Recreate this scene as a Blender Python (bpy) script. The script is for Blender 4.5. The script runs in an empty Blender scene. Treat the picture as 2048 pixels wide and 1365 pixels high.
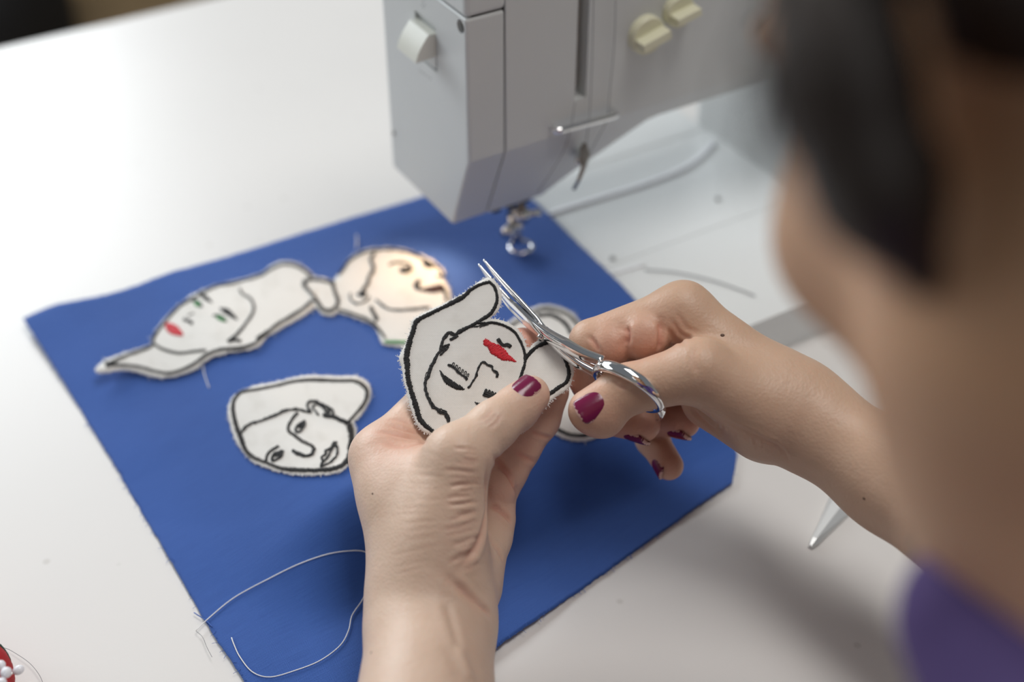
import bpy, bmesh, math, random
import numpy as np
from mathutils import Vector, Matrix, geometry
from mathutils.bvhtree import BVHTree

# ------------------------------------------------------------------ camera
scene = bpy.context.scene
C = scene.collection
FPX = 2650.0
PITCH = math.radians(38.8)
CT, ST = math.cos(PITCH), math.sin(PITCH)
CAMH = 0.405
CAM = np.array([0.0, 0.0, CAMH])
RIGHT = np.array([1.0, 0, 0]); FWD = np.array([0, CT, -ST]); UP = np.array([0, ST, CT])
cd = bpy.data.cameras.new('camera'); cam = bpy.data.objects.new('camera', cd); C.objects.link(cam)
cam.location = CAM; cam.rotation_euler = (math.pi / 2 - PITCH, 0, 0)
cd.sensor_width = 36.0; cd.lens = 36.0 * FPX / 2048.0
cd.clip_start = 0.01; cd.clip_end = 50
cd.dof.use_dof = True; cd.dof.focus_distance = 0.492; cd.dof.aperture_fstop = 4.0
scene.camera = cam
vs = scene.view_settings
vs.view_transform = 'Standard'; vs.look = 'None'; vs.gamma = 1.0; vs.use_curve_mapping = False
vs.exposure = 0.22
scene.cycles.use_denoising = True
scene.cycles.max_bounces = 8

# ------------------------------------------------------------------ world and lights
world = bpy.data.worlds.new('room_light'); scene.world = world; world.use_nodes = True
bg = world.node_tree.nodes['Background']
bg.inputs[0].default_value = (0.80, 0.86, 0.92, 1); bg.inputs[1].default_value = 0.15

def area(name, loc, target, size, energy, color, sy=None):
    l = bpy.data.lights.new(name, 'AREA'); l.energy = energy; l.color = color
    l.size = size
    if sy: l.shape = 'RECTANGLE'; l.size_y = sy
    o = bpy.data.objects.new(name, l); C.objects.link(o); o.location = loc
    d = Vector(target) - Vector(loc)
    o.rotation_euler = d.to_track_quat('-Z', 'Y').to_euler()
    return o
area('window_light', (-1.45, 2.15, 1.0), (-0.1, 0.6, 0.0), 1.5, 36, (0.90, 0.96, 1.0), 1.0)
area('window_light_side', (-2.2, 0.9, 1.1), (-0.05, 0.5, 0.05), 1.3, 11, (0.90, 0.96, 1.0), 1.0)
area('ceiling_lamp', (0.36, 0.50, 1.85), (0.05, 0.40, 0.0), 1.2, 17, (1.0, 0.97, 0.93), 0.6)
area('ceiling_lamp_rear', (0.45, -1.1, 1.85), (0.1, 0.35, 0.0), 1.3, 3, (1.0, 0.97, 0.93), 0.6)

# ------------------------------------------------------------------ maths helpers
def rays(u, v):
    u = np.asarray(u, float); v = np.asarray(v, float)
    return (FWD + ((u - 1024) / FPX)[..., None] * RIGHT + ((682.5 - v) / FPX)[..., None] * UP)
def P(u, v, d): return CAM + d * rays(u, v)
def G(u, v, z=0.0):
    r = rays(u, v); t = (z - CAMH) / r[..., 2]
    return CAM + t[..., None] * r
def V(r, u, t): return r * RIGHT + u * UP - t * FWD       # right, up, towards the camera
def nrm(v): v = np.asarray(v, float); return v / np.linalg.norm(v)
ANG = math.radians(31.3)
MD = np.array([math.cos(ANG), math.sin(ANG), 0]); ND = np.array([-math.sin(ANG), math.cos(ANG), 0])

rng = np.random.default_rng(7)
random.seed(5)

# ------------------------------------------------------------------ materials
MATS = {}
def newmat(name):
    m = bpy.data.materials.new(name); m.use_nodes = True
    MATS[name] = m
    nt = m.node_tree
    return m, nt, nt.nodes['Principled BSDF']
def N(nt, t, **kw):
    n = nt.nodes.new(t)
    for k, v in kw.items():
        if k in n.inputs.keys() if isinstance(k, str) else False: n.inputs[k].default_value = v
        else: setattr(n, k, v)
    return n
def simple(name, col, rough=0.5, metal=0.0, var=0.06, scale=60.0, bump=0.0, bscale=400.0, spec=0.5, dist=0.0003, coat=0.0):
    m, nt, b = newmat(name)
    b.inputs['Roughness'].default_value = rough; b.inputs['Metallic'].default_value = metal
    b.inputs['Specular IOR Level'].default_value = spec
    b.inputs['Coat Weight'].default_value = coat
    tc = N(nt, 'ShaderNodeTexCoord')
    no = N(nt, 'ShaderNodeTexNoise'); no.inputs['Scale'].default_value = scale; no.inputs['Detail'].default_value = 4
    nt.links.new(tc.outputs['Object'], no.inputs['Vector'])
    mx = N(nt, 'ShaderNodeMix', data_type='RGBA')
    c = np.array(col)
    mx.inputs[6].default_value = (*np.clip(c * (1 - var), 0, 1), 1); mx.inputs[7].default_value = (*np.clip(c * (1 + var), 0, 1), 1)
    nt.links.new(no.outputs['Fac'], mx.inputs[0]); nt.links.new(mx.outputs[2], b.inputs['Base Color'])
    if bump > 0:
        n2 = N(nt, 'ShaderNodeTexNoise'); n2.inputs['Scale'].default_value = bscale; n2.inputs['Detail'].default_value = 3
        nt.links.new(tc.outputs['Object'], n2.inputs['Vector'])
        bp = N(nt, 'ShaderNodeBump'); bp.inputs['Strength'].default_value = bump; bp.inputs['Distance'].default_value = dist
        nt.links.new(n2.outputs['Fac'], bp.inputs['Height']); nt.links.new(bp.outputs['Normal'], b.inputs['Normal'])
    return m

simple('table_white', (0.72, 0.70, 0.68), 0.34, var=0.03, scale=9, bump=0.08, bscale=900)
def specks(mat):
    m = MATS[mat]; nt = m.node_tree; b = nt.nodes['Principled BSDF']; src = b.inputs['Base Color'].links[0].from_socket
    tc = N(nt, 'ShaderNodeTexCoord'); vo = N(nt, 'ShaderNodeTexVoronoi'); vo.inputs['Scale'].default_value = 38; vo.inputs['Randomness'].default_value = 1.0
    nt.links.new(tc.outputs['Object'], vo.inputs['Vector'])
    r = N(nt, 'ShaderNodeMapRange'); r.inputs[1].default_value = 0.035; r.inputs[2].default_value = 0.075; r.inputs[3].default_value = 0.28; r.inputs[4].default_value = 0.0
    nt.links.new(vo.outputs['Distance'], r.inputs[0])
    mx = N(nt, 'ShaderNodeMix', data_type='RGBA'); mx.inputs[7].default_value = (0.36, 0.33, 0.29, 1)
    nt.links.new(r.outputs[0], mx.inputs[0]); nt.links.new(src, mx.inputs[6]); nt.links.new(mx.outputs[2], b.inputs['Base Color'])
specks('table_white')
simple('wall_paint', (0.55, 0.53, 0.50), 0.8, var=0.05, scale=3)
simple('table_edge', (0.30, 0.29, 0.28), 0.5)
simple('floor_brown', (0.17, 0.11, 0.05), 0.6, var=0.3, scale=5)
simple('black_cloth', (0.012, 0.012, 0.014), 0.9, var=0.2)
simple('machine_grey', (0.60, 0.615, 0.61), 0.42, var=0.015, scale=25, bump=0.05, bscale=1500, dist=0.0001)
simple('machine_dark', (0.03, 0.03, 0.03), 0.6)
simple('machine_bed', (0.76, 0.775, 0.77), 0.22, var=0.02, scale=15)
simple('clear_strip', (0.88, 0.89, 0.92), 0.5, var=0.01)
simple('lever_cream', (0.80, 0.80, 0.72), 0.35, var=0.01)
simple('dial_cream', (0.72, 0.70, 0.52), 0.4, var=0.02)
simple('print_grey', (0.30, 0.31, 0.31), 0.6)
simple('steel', (0.72, 0.70, 0.67), 0.18, 1.0, var=0.03)
simple('dark_steel', (0.30, 0.26, 0.23), 0.3, 1.0, var=0.05)
simple('chrome', (0.86, 0.86, 0.87), 0.06, 1.0, var=0.01)
simple('satin_steel', (0.66, 0.67, 0.68), 0.27, 1.0, var=0.03)
simple('brushed_steel', (0.86, 0.87, 0.87), 0.42, 0.85, var=0.03)
simple('thread_black', (0.012, 0.012, 0.013), 0.65, var=0.3, scale=300)
simple('thread_red', (0.62, 0.015, 0.03), 0.55, var=0.15, scale=500)
simple('thread_green', (0.05, 0.30, 0.08), 0.6, var=0.2)
simple('thread_brown', (0.06, 0.016, 0.013), 0.6, var=0.2)
simple('thread_white', (0.80, 0.80, 0.80), 0.7, var=0.05)
simple('thread_grey', (0.20, 0.20, 0.22), 0.7)
simple('thread_blue', (0.05, 0.13, 0.45), 0.7)
simple('pin_head', (0.82, 0.83, 0.88), 0.2, var=0.01)
simple('cushion_red', (0.42, 0.008, 0.012), 0.8, var=0.15, bump=0.4, bscale=1800)
simple('cushion_green', (0.02, 0.07, 0.05), 0.8)
simple('hair_dark', (0.020, 0.012, 0.009), 0.45, var=0.4, scale=120)
simple('shirt_purple', (0.065, 0.036, 0.14), 0.85, var=0.12, scale=80, bump=0.3, bscale=1500)
simple('collar_green', (0.16, 0.17, 0.13), 0.85, var=0.1)
simple('mole_brown', (0.10, 0.05, 0.03), 0.6)
simple('glass_lamp', (0.9, 0.85, 0.7), 0.3)
simple('eye_white', (0.8, 0.78, 0.75), 0.2)

# cloth weave: thread directions come from the UVs (metres along warp and weft)
def weave(name, c0, c1, period, bump, slub=0.15, dirt=None):
    m, nt, b = newmat(name)
    b.inputs['Roughness'].default_value = 0.85; b.inputs['Specular IOR Level'].default_value = 0.3
    b.inputs['Sheen Weight'].default_value = 0.15
    uv = N(nt, 'ShaderNodeUVMap')
    sx = N(nt, 'ShaderNodeSeparateXYZ'); nt.links.new(uv.outputs[0], sx.inputs[0])
    def wave(sock):
        a = N(nt, 'ShaderNodeMath', operation='MULTIPLY'); a.inputs[1].default_value = 2 * math.pi / period
        nt.links.new(sock, a.inputs[0])
        s = N(nt, 'ShaderNodeMath', operation='SINE'); nt.links.new(a.outputs[0], s.inputs[0]); return s.outputs[0]
    wx, wy = wave(sx.outputs[0]), wave(sx.outputs[1])
    pr = N(nt, 'ShaderNodeMath', operation='MULTIPLY'); nt.links.new(wx, pr.inputs[0]); nt.links.new(wy, pr.inputs[1])
    no = N(nt, 'ShaderNodeTexNoise'); no.inputs['Scale'].default_value = 900; nt.links.new(uv.outputs[0], no.inputs['Vector'])
    # slubs: noise stretched along each thread
    mp = N(nt, 'ShaderNodeMapping'); mp.inputs['Scale'].default_value = (60, 2600, 1); nt.links.new(uv.outputs[0], mp.inputs[0])
    s1 = N(nt, 'ShaderNodeTexNoise'); s1.inputs['Scale'].default_value = 1.0; nt.links.new(mp.outputs[0], s1.inputs['Vector'])
    ma = N(nt, 'ShaderNodeMath', operation='MULTIPLY_ADD'); nt.links.new(pr.outputs[0], ma.inputs[0]); ma.inputs[1].default_value = 0.42; ma.inputs[2].default_value = 0.25
    mb = N(nt, 'ShaderNodeMath', operation='MULTIPLY_ADD'); nt.links.new(s1.outputs[0], mb.inputs[0]); mb.inputs[1].default_value = 0.5
    nt.links.new(ma.outputs[0], mb.inputs[2])
    mx = N(nt, 'ShaderNodeMix', data_type='RGBA'); mx.inputs[6].default_value = (*c0, 1); mx.inputs[7].default_value = (*c1, 1)
    nt.links.new(mb.outputs[0], mx.inputs[0])
    out = mx.outputs[2]
    if dirt:
        d = N(nt, 'ShaderNodeTexNoise'); d.inputs['Scale'].default_value = 90; d.inputs['Detail'].default_value = 5
        nt.links.new(uv.outputs[0], d.inputs['Vector'])
        r = N(nt, 'ShaderNodeMapRange'); r.inputs[1].default_value = 0.52; r.inputs[2].default_value = 0.75; r.inputs[4].default_value = 0.35
        nt.links.new(d.outputs[0], r.inputs[0])
        m2 = N(nt, 'ShaderNodeMix', data_type='RGBA'); m2.inputs[7].default_value = (*dirt, 1)
        nt.links.new(out, m2.inputs[6]); nt.links.new(r.outputs[0], m2.inputs[0]); out = m2.outputs[2]
    nt.links.new(out, b.inputs['Base Color'])
    bp = N(nt, 'ShaderNodeBump'); bp.inputs['Strength'].default_value = bump; bp.inputs['Distance'].default_value = 0.0002
    nt.links.new(mb.outputs[0], bp.inputs['Height']); nt.links.new(bp.outputs['Normal'], b.inputs['Normal'])
    return m
weave('fabric_blue', (0.016, 0.055, 0.24), (0.055, 0.145, 0.47), 0.00085, 0.7)
weave('fabric_white', (0.70, 0.68, 0.64), (0.82, 0.80, 0.77), 0.0007, 0.35, dirt=(0.52, 0.49, 0.44))

def make_skin():
    m, nt, b = newmat('skin')
    b.inputs['Roughness'].default_value = 0.46
    b.inputs['Specular IOR Level'].default_value = 0.42
    b.inputs['Subsurface Weight'].default_value = 0.22
    b.inputs['Subsurface Radius'].default_value = (1.0, 0.35, 0.2)
    b.inputs['Subsurface Scale'].default_value = 0.003
    tc = N(nt, 'ShaderNodeTexCoord')
    at = N(nt, 'ShaderNodeAttribute', attribute_name='flush')
    ab = N(nt, 'ShaderNodeAttribute', attribute_name='tan')  # shade on the head and right arm, painted into the skin colour
    no = N(nt, 'ShaderNodeTexNoise'); no.inputs['Scale'].default_value = 55; no.inputs['Detail'].default_value = 5; no.inputs['Roughness'].default_value = 0.6
    nt.links.new(tc.outputs['Object'], no.inputs['Vector'])
    base = N(nt, 'ShaderNodeMix', data_type='RGBA'); base.inputs[6].default_value = (0.60, 0.42, 0.31, 1); base.inputs[7].default_value = (0.74, 0.565, 0.45, 1)
    nt.links.new(no.outputs[0], base.inputs[0])
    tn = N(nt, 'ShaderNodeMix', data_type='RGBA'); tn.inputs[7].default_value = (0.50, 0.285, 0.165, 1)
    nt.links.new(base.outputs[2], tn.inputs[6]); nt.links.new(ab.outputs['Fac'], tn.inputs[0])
    fl = N(nt, 'ShaderNodeMix', data_type='RGBA'); fl.inputs[7].default_value = (0.66, 0.27, 0.20, 1)
    nt.links.new(tn.outputs[2], fl.inputs[6]); nt.links.new(at.outputs['Fac'], fl.inputs[0])
    nt.links.new(fl.outputs[2], b.inputs['Base Color'])
    vo = N(nt, 'ShaderNodeTexVoronoi'); vo.inputs['Scale'].default_value = 900
    nt.links.new(tc.outputs['Object'], vo.inputs['Vector'])
    n2 = N(nt, 'ShaderNodeTexNoise'); n2.inputs['Scale'].default_value = 350; n2.inputs['Detail'].default_value = 4
    nt.links.new(tc.outputs['Object'], n2.inputs['Vector'])
    ad = N(nt, 'ShaderNodeMath', operation='MULTIPLY_ADD'); ad.inputs[1].default_value = 0.5
    nt.links.new(vo.outputs['Distance'], ad.inputs[0]); nt.links.new(n2.outputs[0], ad.inputs[2])
    bp = N(nt, 'ShaderNodeBump'); bp.inputs['Strength'].default_value = 0.5; bp.inputs['Distance'].default_value = 0.0003
    nt.links.new(ad.outputs[0], bp.inputs['Height']); nt.links.new(bp.outputs['Normal'], b.inputs['Normal'])
make_skin()

def make_polish():
    m, nt, b = newmat('nail_polish')
    uv = N(nt, 'ShaderNodeUVMap')
    no = N(nt, 'ShaderNodeTexNoise'); no.inputs['Scale'].default_value = 5.5; no.inputs['Detail'].default_value = 3; no.inputs['Roughness'].default_value = 0.7
    nt.links.new(uv.outputs[0], no.inputs['Vector'])
    sx = N(nt, 'ShaderNodeSeparateXYZ'); nt.links.new(uv.outputs[0], sx.inputs[0])
    # distance to the rim in nail coordinates: sides -1..1, cuticle 0 .. free edge 1
    a = N(nt, 'ShaderNodeMath', operation='ABSOLUTE'); nt.links.new(sx.outputs[0], a.inputs[0])
    a2 = N(nt, 'ShaderNodeMath', operation='POWER'); nt.links.new(a.outputs[0], a2.inputs[0]); a2.inputs[1].default_value = 4
    c = N(nt, 'ShaderNodeMath', operation='SUBTRACT'); nt.links.new(sx.outputs[1], c.inputs[0]); c.inputs[1].default_value = 0.5
    c2 = N(nt, 'ShaderNodeMath', operation='ABSOLUTE'); nt.links.new(c.outputs[0], c2.inputs[0])
    c3 = N(nt, 'ShaderNodeMath', operation='MULTIPLY'); nt.links.new(c2.outputs[0], c3.inputs[0]); c3.inputs[1].default_value = 2
    c4 = N(nt, 'ShaderNodeMath', operation='POWER'); nt.links.new(c3.outputs[0], c4.inputs[0]); c4.inputs[1].default_value = 4
    mxm = N(nt, 'ShaderNodeMath', operation='MAXIMUM'); nt.links.new(a2.outputs[0], mxm.inputs[0]); nt.links.new(c4.outputs[0], mxm.inputs[1])
    ad = N(nt, 'ShaderNodeMath', operation='MULTIPLY_ADD'); ad.inputs[1].default_value = 1.3; nt.links.new(no.outputs[0], ad.inputs[0]); nt.links.new(mxm.outputs[0], ad.inputs[2])
    gt = N(nt, 'ShaderNodeMath', operation='GREATER_THAN'); gt.inputs[1].default_value = 1.29; nt.links.new(ad.outputs[0], gt.inputs[0])
    mx = N(nt, 'ShaderNodeMix', data_type='RGBA'); mx.inputs[6].default_value = (0.17, 0.012, 0.055, 1); mx.inputs[7].default_value = (0.66, 0.42, 0.36, 1)
    nt.links.new(gt.outputs[0], mx.inputs[0]); nt.links.new(mx.outputs[2], b.inputs['Base Color'])
    r = N(nt, 'ShaderNodeMapRange'); r.inputs[3].default_value = 0.16; r.inputs[4].default_value = 0.45
    nt.links.new(gt.outputs[0], r.inputs[0]); nt.links.new(r.outputs[0], b.inputs['Roughness'])
    bp = N(nt, 'ShaderNodeBump'); bp.inputs['Strength'].default_value = 0.15; bp.inputs['Distance'].default_value = 0.0003
    nt.links.new(no.outputs[0], bp.inputs['Height']); nt.links.new(bp.outputs['Normal'], b.inputs['Normal'])
make_polish()

# ------------------------------------------------------------------ object helpers
def tag(o, label=None, cat=None, group=None, kind=None):
    if label: o['label'] = label
    if cat: o['category'] = cat
    if group: o['group'] = group
    if kind: o['kind'] = kind
    return o
def empty(name, loc, rz=0.0):
    o = bpy.data.objects.new(name, None); C.objects.link(o); o.location = Vector(loc); o.rotation_euler = (0, 0, rz)
    o.empty_display_size = 0.02
    return o
def link(name, me, mat, parent=None, smooth=False, local=False):
    """link a mesh given in world coordinates; under a parent it is moved into the parent's frame"""
    o = bpy.data.objects.new(name, me); C.objects.link(o)
    if mat: me.materials.append(MATS[mat])
    if smooth: me.polygons.foreach_set('use_smooth', [True] * len(me.polygons))
    if parent is not None:
        o.parent = parent
        if not local:
            q = parent; mw = Matrix()
            chain = []
            while q is not None: chain.append(q); q = q.parent
            for q in reversed(chain): mw = mw @ q.matrix_basis
            me.transform(mw.inverted())
    return o
def pyd(name, vs_, fs, mat, parent=None, smooth=False, local=False):
    me = bpy.data.meshes.new(name)
    me.from_pydata([tuple(map(float, v)) for v in vs_], [], [tuple(map(int, f)) for f in fs]); me.update()
    return link(name, me, mat, parent, smooth, local)
def from_bm(name, bm, mat, parent=None, smooth=False, local=False):
    me = bpy.data.meshes.new(name); bmesh.ops.recalc_face_normals(bm, faces=bm.faces[:]); bm.to_mesh(me); bm.free()
    return link(name, me, mat, parent, smooth, local)
def bake(o):
    """apply the modifiers of o"""
    dg = bpy.context.evaluated_depsgraph_get(); dg.update()
    me = bpy.data.meshes.new_from_object(o.evaluated_get(dg))
    o.modifiers.clear(); o.data = me
def bevel(o, w, seg=2, ang=35):
    m = o.modifiers.new('bevel', 'BEVEL'); m.width = w; m.segments = seg; m.limit_method = 'ANGLE'; m.angle_limit = math.radians(ang)
    m.harden_normals = False
    return m
def box_bm(bm, x0, x1, y0, y1, z0, z1):
    vs_ = [bm.verts.new((x, y, z)) for z in (z0, z1) for y in (y0, y1) for x in (x0, x1)]
    for f in ((0, 2, 3, 1), (4, 5, 7, 6), (0, 1, 5, 4), (2, 6, 7, 3), (0, 4, 6, 2), (1, 3, 7, 5)):
        bm.faces.new([vs_[i] for i in f])
def loft(sections, closed_ends=True):
    """sections: list of (k,3) rings -> verts, faces"""
    k = len(sections[0]); vs_ = np.concatenate(sections); fs = []
    for i in range(len(sections) - 1):
        for j in range(k):
            a, b = i * k + j, i * k + (j + 1) % k
            fs.append((a, b, b + k, a + k))
    if closed_ends:
        fs.append(tuple(range(k))[::-1]); fs.append(tuple((len(sections) - 1) * k + j for j in range(k)))
    return vs_, fs
def frames(pts):
    pts = np.asarray(pts, float); t = np.gradient(pts, axis=0); t /= np.linalg.norm(t, axis=1)[:, None] + 1e-12
    ref = np.array([0.13, 0.21, 0.97])
    if abs(np.dot(t[0], ref)) > 0.9: ref = np.array([0.9, 0.3, 0.1])
    n = np.cross(t[0], ref); n /= np.linalg.norm(n)
    ns = []
    for i in range(len(pts)):
        n = n - t[i] * np.dot(n, t[i]); n /= np.linalg.norm(n) + 1e-12; ns.append(n)
    ns = np.array(ns); return t, ns, np.cross(t, ns)
def tube(pts, r, k=8, ends=True):
    pts = np.asarray(pts, float); t, n, b = frames(pts)
    r = np.broadcast_to(r, (len(pts),))
    an = np.arange(k) * 2 * math.pi / k
    secs = [pts[i] + r[i] * (np.cos(an)[:, None] * n[i] + np.sin(an)[:, None] * b[i]) for i in range(len(pts))]
    return loft(secs, ends)
class MB:
    def __init__(s): s.v = []; s.f = []; s.n = 0
    def add(s, vs_, fs):
        s.v.append(np.asarray(vs_, float)); s.f += [tuple(i + s.n for i in f) for f in fs]; s.n += len(vs_)
    def build(s, name, mat, parent=None, smooth=False, local=False):
        return pyd(name, np.concatenate(s.v), s.f, mat, parent, smooth, local)
def smooth_path(pts, n):
    """Catmull-Rom through pts, n samples, roughly even"""
    p = np.asarray(pts, float)
    if len(p) < 3:
        t = np.linspace(0, 1, n)[:, None]; return p[0] * (1 - t) + p[-1] * t
    q = np.vstack([2 * p[0] - p[1], p, 2 * p[-1] - p[-2]]); out = []
    for i in range(1, len(q) - 2):
        t = np.linspace(0, 1, 16, endpoint=False)[:, None]
        a, b, c, d = q[i - 1], q[i], q[i + 1], q[i + 2]
        out.append(0.5 * (2 * b + (c - a) * t + (2 * a - 5 * b + 4 * c - d) * t ** 2 + (3 * b - a - 3 * c + d) * t ** 3))
    out = np.vstack(out + [p[-1:]])
    s = np.r_[0, np.cumsum(np.linalg.norm(np.diff(out, axis=0), axis=1))]
    ss = np.linspace(0, s[-1], n)
    return np.stack([np.interp(ss, s, out[:, j]) for j in range(p.shape[1])], 1)
def plen(p): return float(np.linalg.norm(np.diff(p, axis=0), axis=1).sum())

# ------------------------------------------------------------------ the table and the room
HX = 0.025                                   # top of the extension table
_crest = G(1600, 614, HX)
NCREST = float(_crest @ ND)
def sstep(x): x = np.clip(x, 0, 1); return x * x * (3 - 2 * x)
_la, _lb = G(50, 650, 0)[:2], G(490, 1365, 0)[:2]; _ld = (_lb - _la) / np.linalg.norm(_lb - _la); _ln = np.array([-_ld[1], _ld[0]])   # left rim of the cloth
if _ln[0] < 0: _ln = -_ln
def cloth_h(xy):
    m = xy[..., 0] * MD[0] + xy[..., 1] * MD[1]; n = xy[..., 0] * ND[0] + xy[..., 1] * ND[1]
    h = (HX + 0.0006) * sstep((n - NCREST + 0.042) / 0.044) * sstep(((xy[..., 0] - _la[0]) * _ln[0] + (xy[..., 1] - _la[1]) * _ln[1] - 0.006) / 0.065)
    w = 0.0011 * np.sin(38 * m + 14 * n + 1.3) * np.sin(21 * n - 9 * m + 0.4) + 0.0005 * np.sin(95 * n + 40 * m)
    return h + 0.0009 + np.maximum(w, -0.0005) * 0.8 + 0.0004
def m_where(n, q):
    # m at which the cloth is q to the right of its left rim, on the line of constant n
    a = (MD[:2] @ _ln); return (q + _la @ _ln - n * (ND[:2] @ _ln)) / a
def cloth_hit(u, v, lift=0.0):
    z = np.full(np.shape(np.asarray(u, float)), 0.02)
    for _ in range(25):
        p = G(u, v, 0.0) if False else (CAM + ((z - CAMH) / rays(u, v)[..., 2])[..., None] * rays(u, v))
        z = 0.5 * z + 0.5 * (cloth_h(p[..., :2]) + lift)
    return p
TZ = 0.0
def tpt(m, n, z): return MD * m + ND * n + np.array([0, 0, z])
n_far = float(G(0, 92, 0) @ ND); n_near = 0.055
floor_bm = bmesh.new(); box_bm(floor_bm, -4, 4, -3, 6, -0.80, -0.74)
tag(from_bm('floor', floor_bm, 'floor_brown'), kind='structure')
for nm, bx in (('wall_back', (-3.1, 3.1, 4.3, 4.4)), ('wall_left', (-3.1, -3.0, -2.9, 4.3)), ('wall_right', (3.0, 3.1, -2.9, 4.3)), ('wall_front', (-3.1, 3.1, -3.0, -2.9))):
    w_bm = bmesh.new(); box_bm(w_bm, *bx, -0.74, 1.95); tag(from_bm(nm, w_bm, 'wall_paint'), kind='structure')
table = empty('work_table', tpt(0.1, (n_far + n_near) / 2, -0.74), ANG)
tc_ = tpt(0.1, (n_far + n_near) / 2, 0)
bm = bmesh.new(); hw = (n_far - n_near) / 2
box_bm(bm, -1.1, 0.85, -hw, hw, 0.712, 0.74)
o = from_bm('table_top', bm, 'table_white', table, local=True); bevel(o, 0.004, 3); bake(o)
for sx in (-1.04, 0.79):
    for sy in (-hw + 0.05, hw - 0.05):
        bm = bmesh.new(); box_bm(bm, sx - 0.025, sx + 0.025, sy - 0.025, sy + 0.025, 0.0, 0.712)
        from_bm('leg', bm, 'table_edge', table, local=True)
tag(table, 'large white work table carrying the blue cloth and the sewing machine', 'table')
# a black bag lying on the brown floor beyond the table
bc = G(-60, 20, -0.62)
bm = bmesh.new(); bmesh.ops.create_icosphere(bm, subdivisions=3, radius=1.0)
for v in bm.verts:
    k = 1 + 0.08 * math.sin(5 * v.co.x + 3 * v.co.z) + 0.06 * math.sin(7 * v.co.y)
    v.co = Vector((v.co.x * 0.17 * k + bc[0], v.co.y * 0.3 * k + bc[1], max(v.co.z, -0.62) * 0.19 + bc[2]))
zmin = min(v.co.z for v in bm.verts)
for v in bm.verts: v.co.z += -0.739 - zmin
tag(from_bm('black_bag', bm, 'black_cloth', smooth=True), 'black shape on the brown floor beyond the far left table edge', 'bag')

# ------------------------------------------------------------------ sewing machine
ZB = 0.062
T0 = G(905, 450, ZB)
DELTA = 0.017
F0 = T0 - ND * DELTA; F0[2] = 0
mach = empty('sewing_machine', F0, ANG)
tag(mach, 'light grey sewing machine with a lit needle area standing over the blue cloth', 'sewing machine')
def to_m(p): q = np.asarray(p) - F0; return np.stack([q @ MD, q @ ND, q[..., 2]], -1)
def plane_hit(u, v, p0, n):
    r = rays(u, v); t = ((p0 - CAM) @ n) / (r @ n); return CAM + t[..., None] * r
def front(u, v, n=0.0): return to_m(plane_hit(u, v, F0 + ND * n, ND))       # -> (m, n, z)
def side(u, v, m=0.0): return to_m(plane_hit(u, v, F0 + MD * m, MD))
ZC = float(side(942, 330)[2]); DN = float(side(785, 332)[1])
ZSEAM = float(side(941, 47)[2]); ZTOP = ZSEAM + 0.075
MSEAM = float(front(1011, 150)[0])
q1 = front(1085, 385, DELTA); q2 = front(1310, 242); q3 = front(1405, 205)
M1 = float(q1[0]); MA = float(q2[0]); ZA = float(q2[2])
MPIL = float(to_m(G(np.array(1556.0), np.array(356.0), HX))[0]); MEND = MPIL + 0.06
print('machine ZC %.3f DN %.3f ZSEAM %.3f MSEAM %.3f M1 %.3f MA %.3f ZA %.3f q3 %s' % (ZC, DN, ZSEAM, MSEAM, M1, MA, ZA, q3))
def zb_at(m):
    if m <= M1: return ZB
    t = min(1.0, (m - M1) / (MA - M1)); return ZB + (ZA - ZB) * (t ** 0.9)
def section(m, ztop, zlow=None, inset=0.0):
    zb = zb_at(m); zc = max(ZC, zb + 0.004) if m > M1 else ZC
    d = DELTA * max(0.0, min(1.0, (zc - zb) / (ZC - ZB)))
    i = inset
    if zlow is None:
        return np.array([(m, i, ztop), (m, i, zc), (m, d + i, zb + i), (m, DN - i, zb + i), (m, DN - i, zc), (m, DN - i, ztop)])
    return np.array([(m, i, ztop), (m, i, (ztop + zlow) / 2), (m, i, zlow), (m, DN - i, zlow), (m, DN - i, (ztop + zlow) / 2), (m, DN - i, ztop)])
def shell(name, m0, m1, ztop, zlow=None, inset=0.0, mat='machine_grey', n=14, bev=0.0022):
    ms = [m for m in np.unique(np.r_[np.linspace(m0, m1, n), [x for x in (M1,) if m0 < x < m1]])] if zlow is None else [m0, m1]
    vs_, fs = loft([section(m, ztop, zlow, inset) for m in ms])
    o = pyd(name, vs_, fs, mat, mach, local=True)
    bm = bmesh.new(); bm.from_mesh(o.data); bmesh.ops.recalc_face_normals(bm, faces=bm.faces[:]); bm.to_mesh(o.data); bm.free()
    if bev: bevel(o, bev, 3, 40)
    return o
def cut(o, cutters):
    for c in cutters:
        m = o.modifiers.new('cut', 'BOOLEAN'); m.operation = 'DIFFERENCE'; m.object = c; m.solver = 'EXACT'
def cutter(bm):
    me = bpy.data.meshes.new('cutter'); bmesh.ops.recalc_face_normals(bm, faces=bm.faces[:]); bm.to_mesh(me); bm.free()
    o = bpy.data.objects.new('cutter', me); C.objects.link(o); o.parent = mach; return o
GAP = 0.0002
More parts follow.
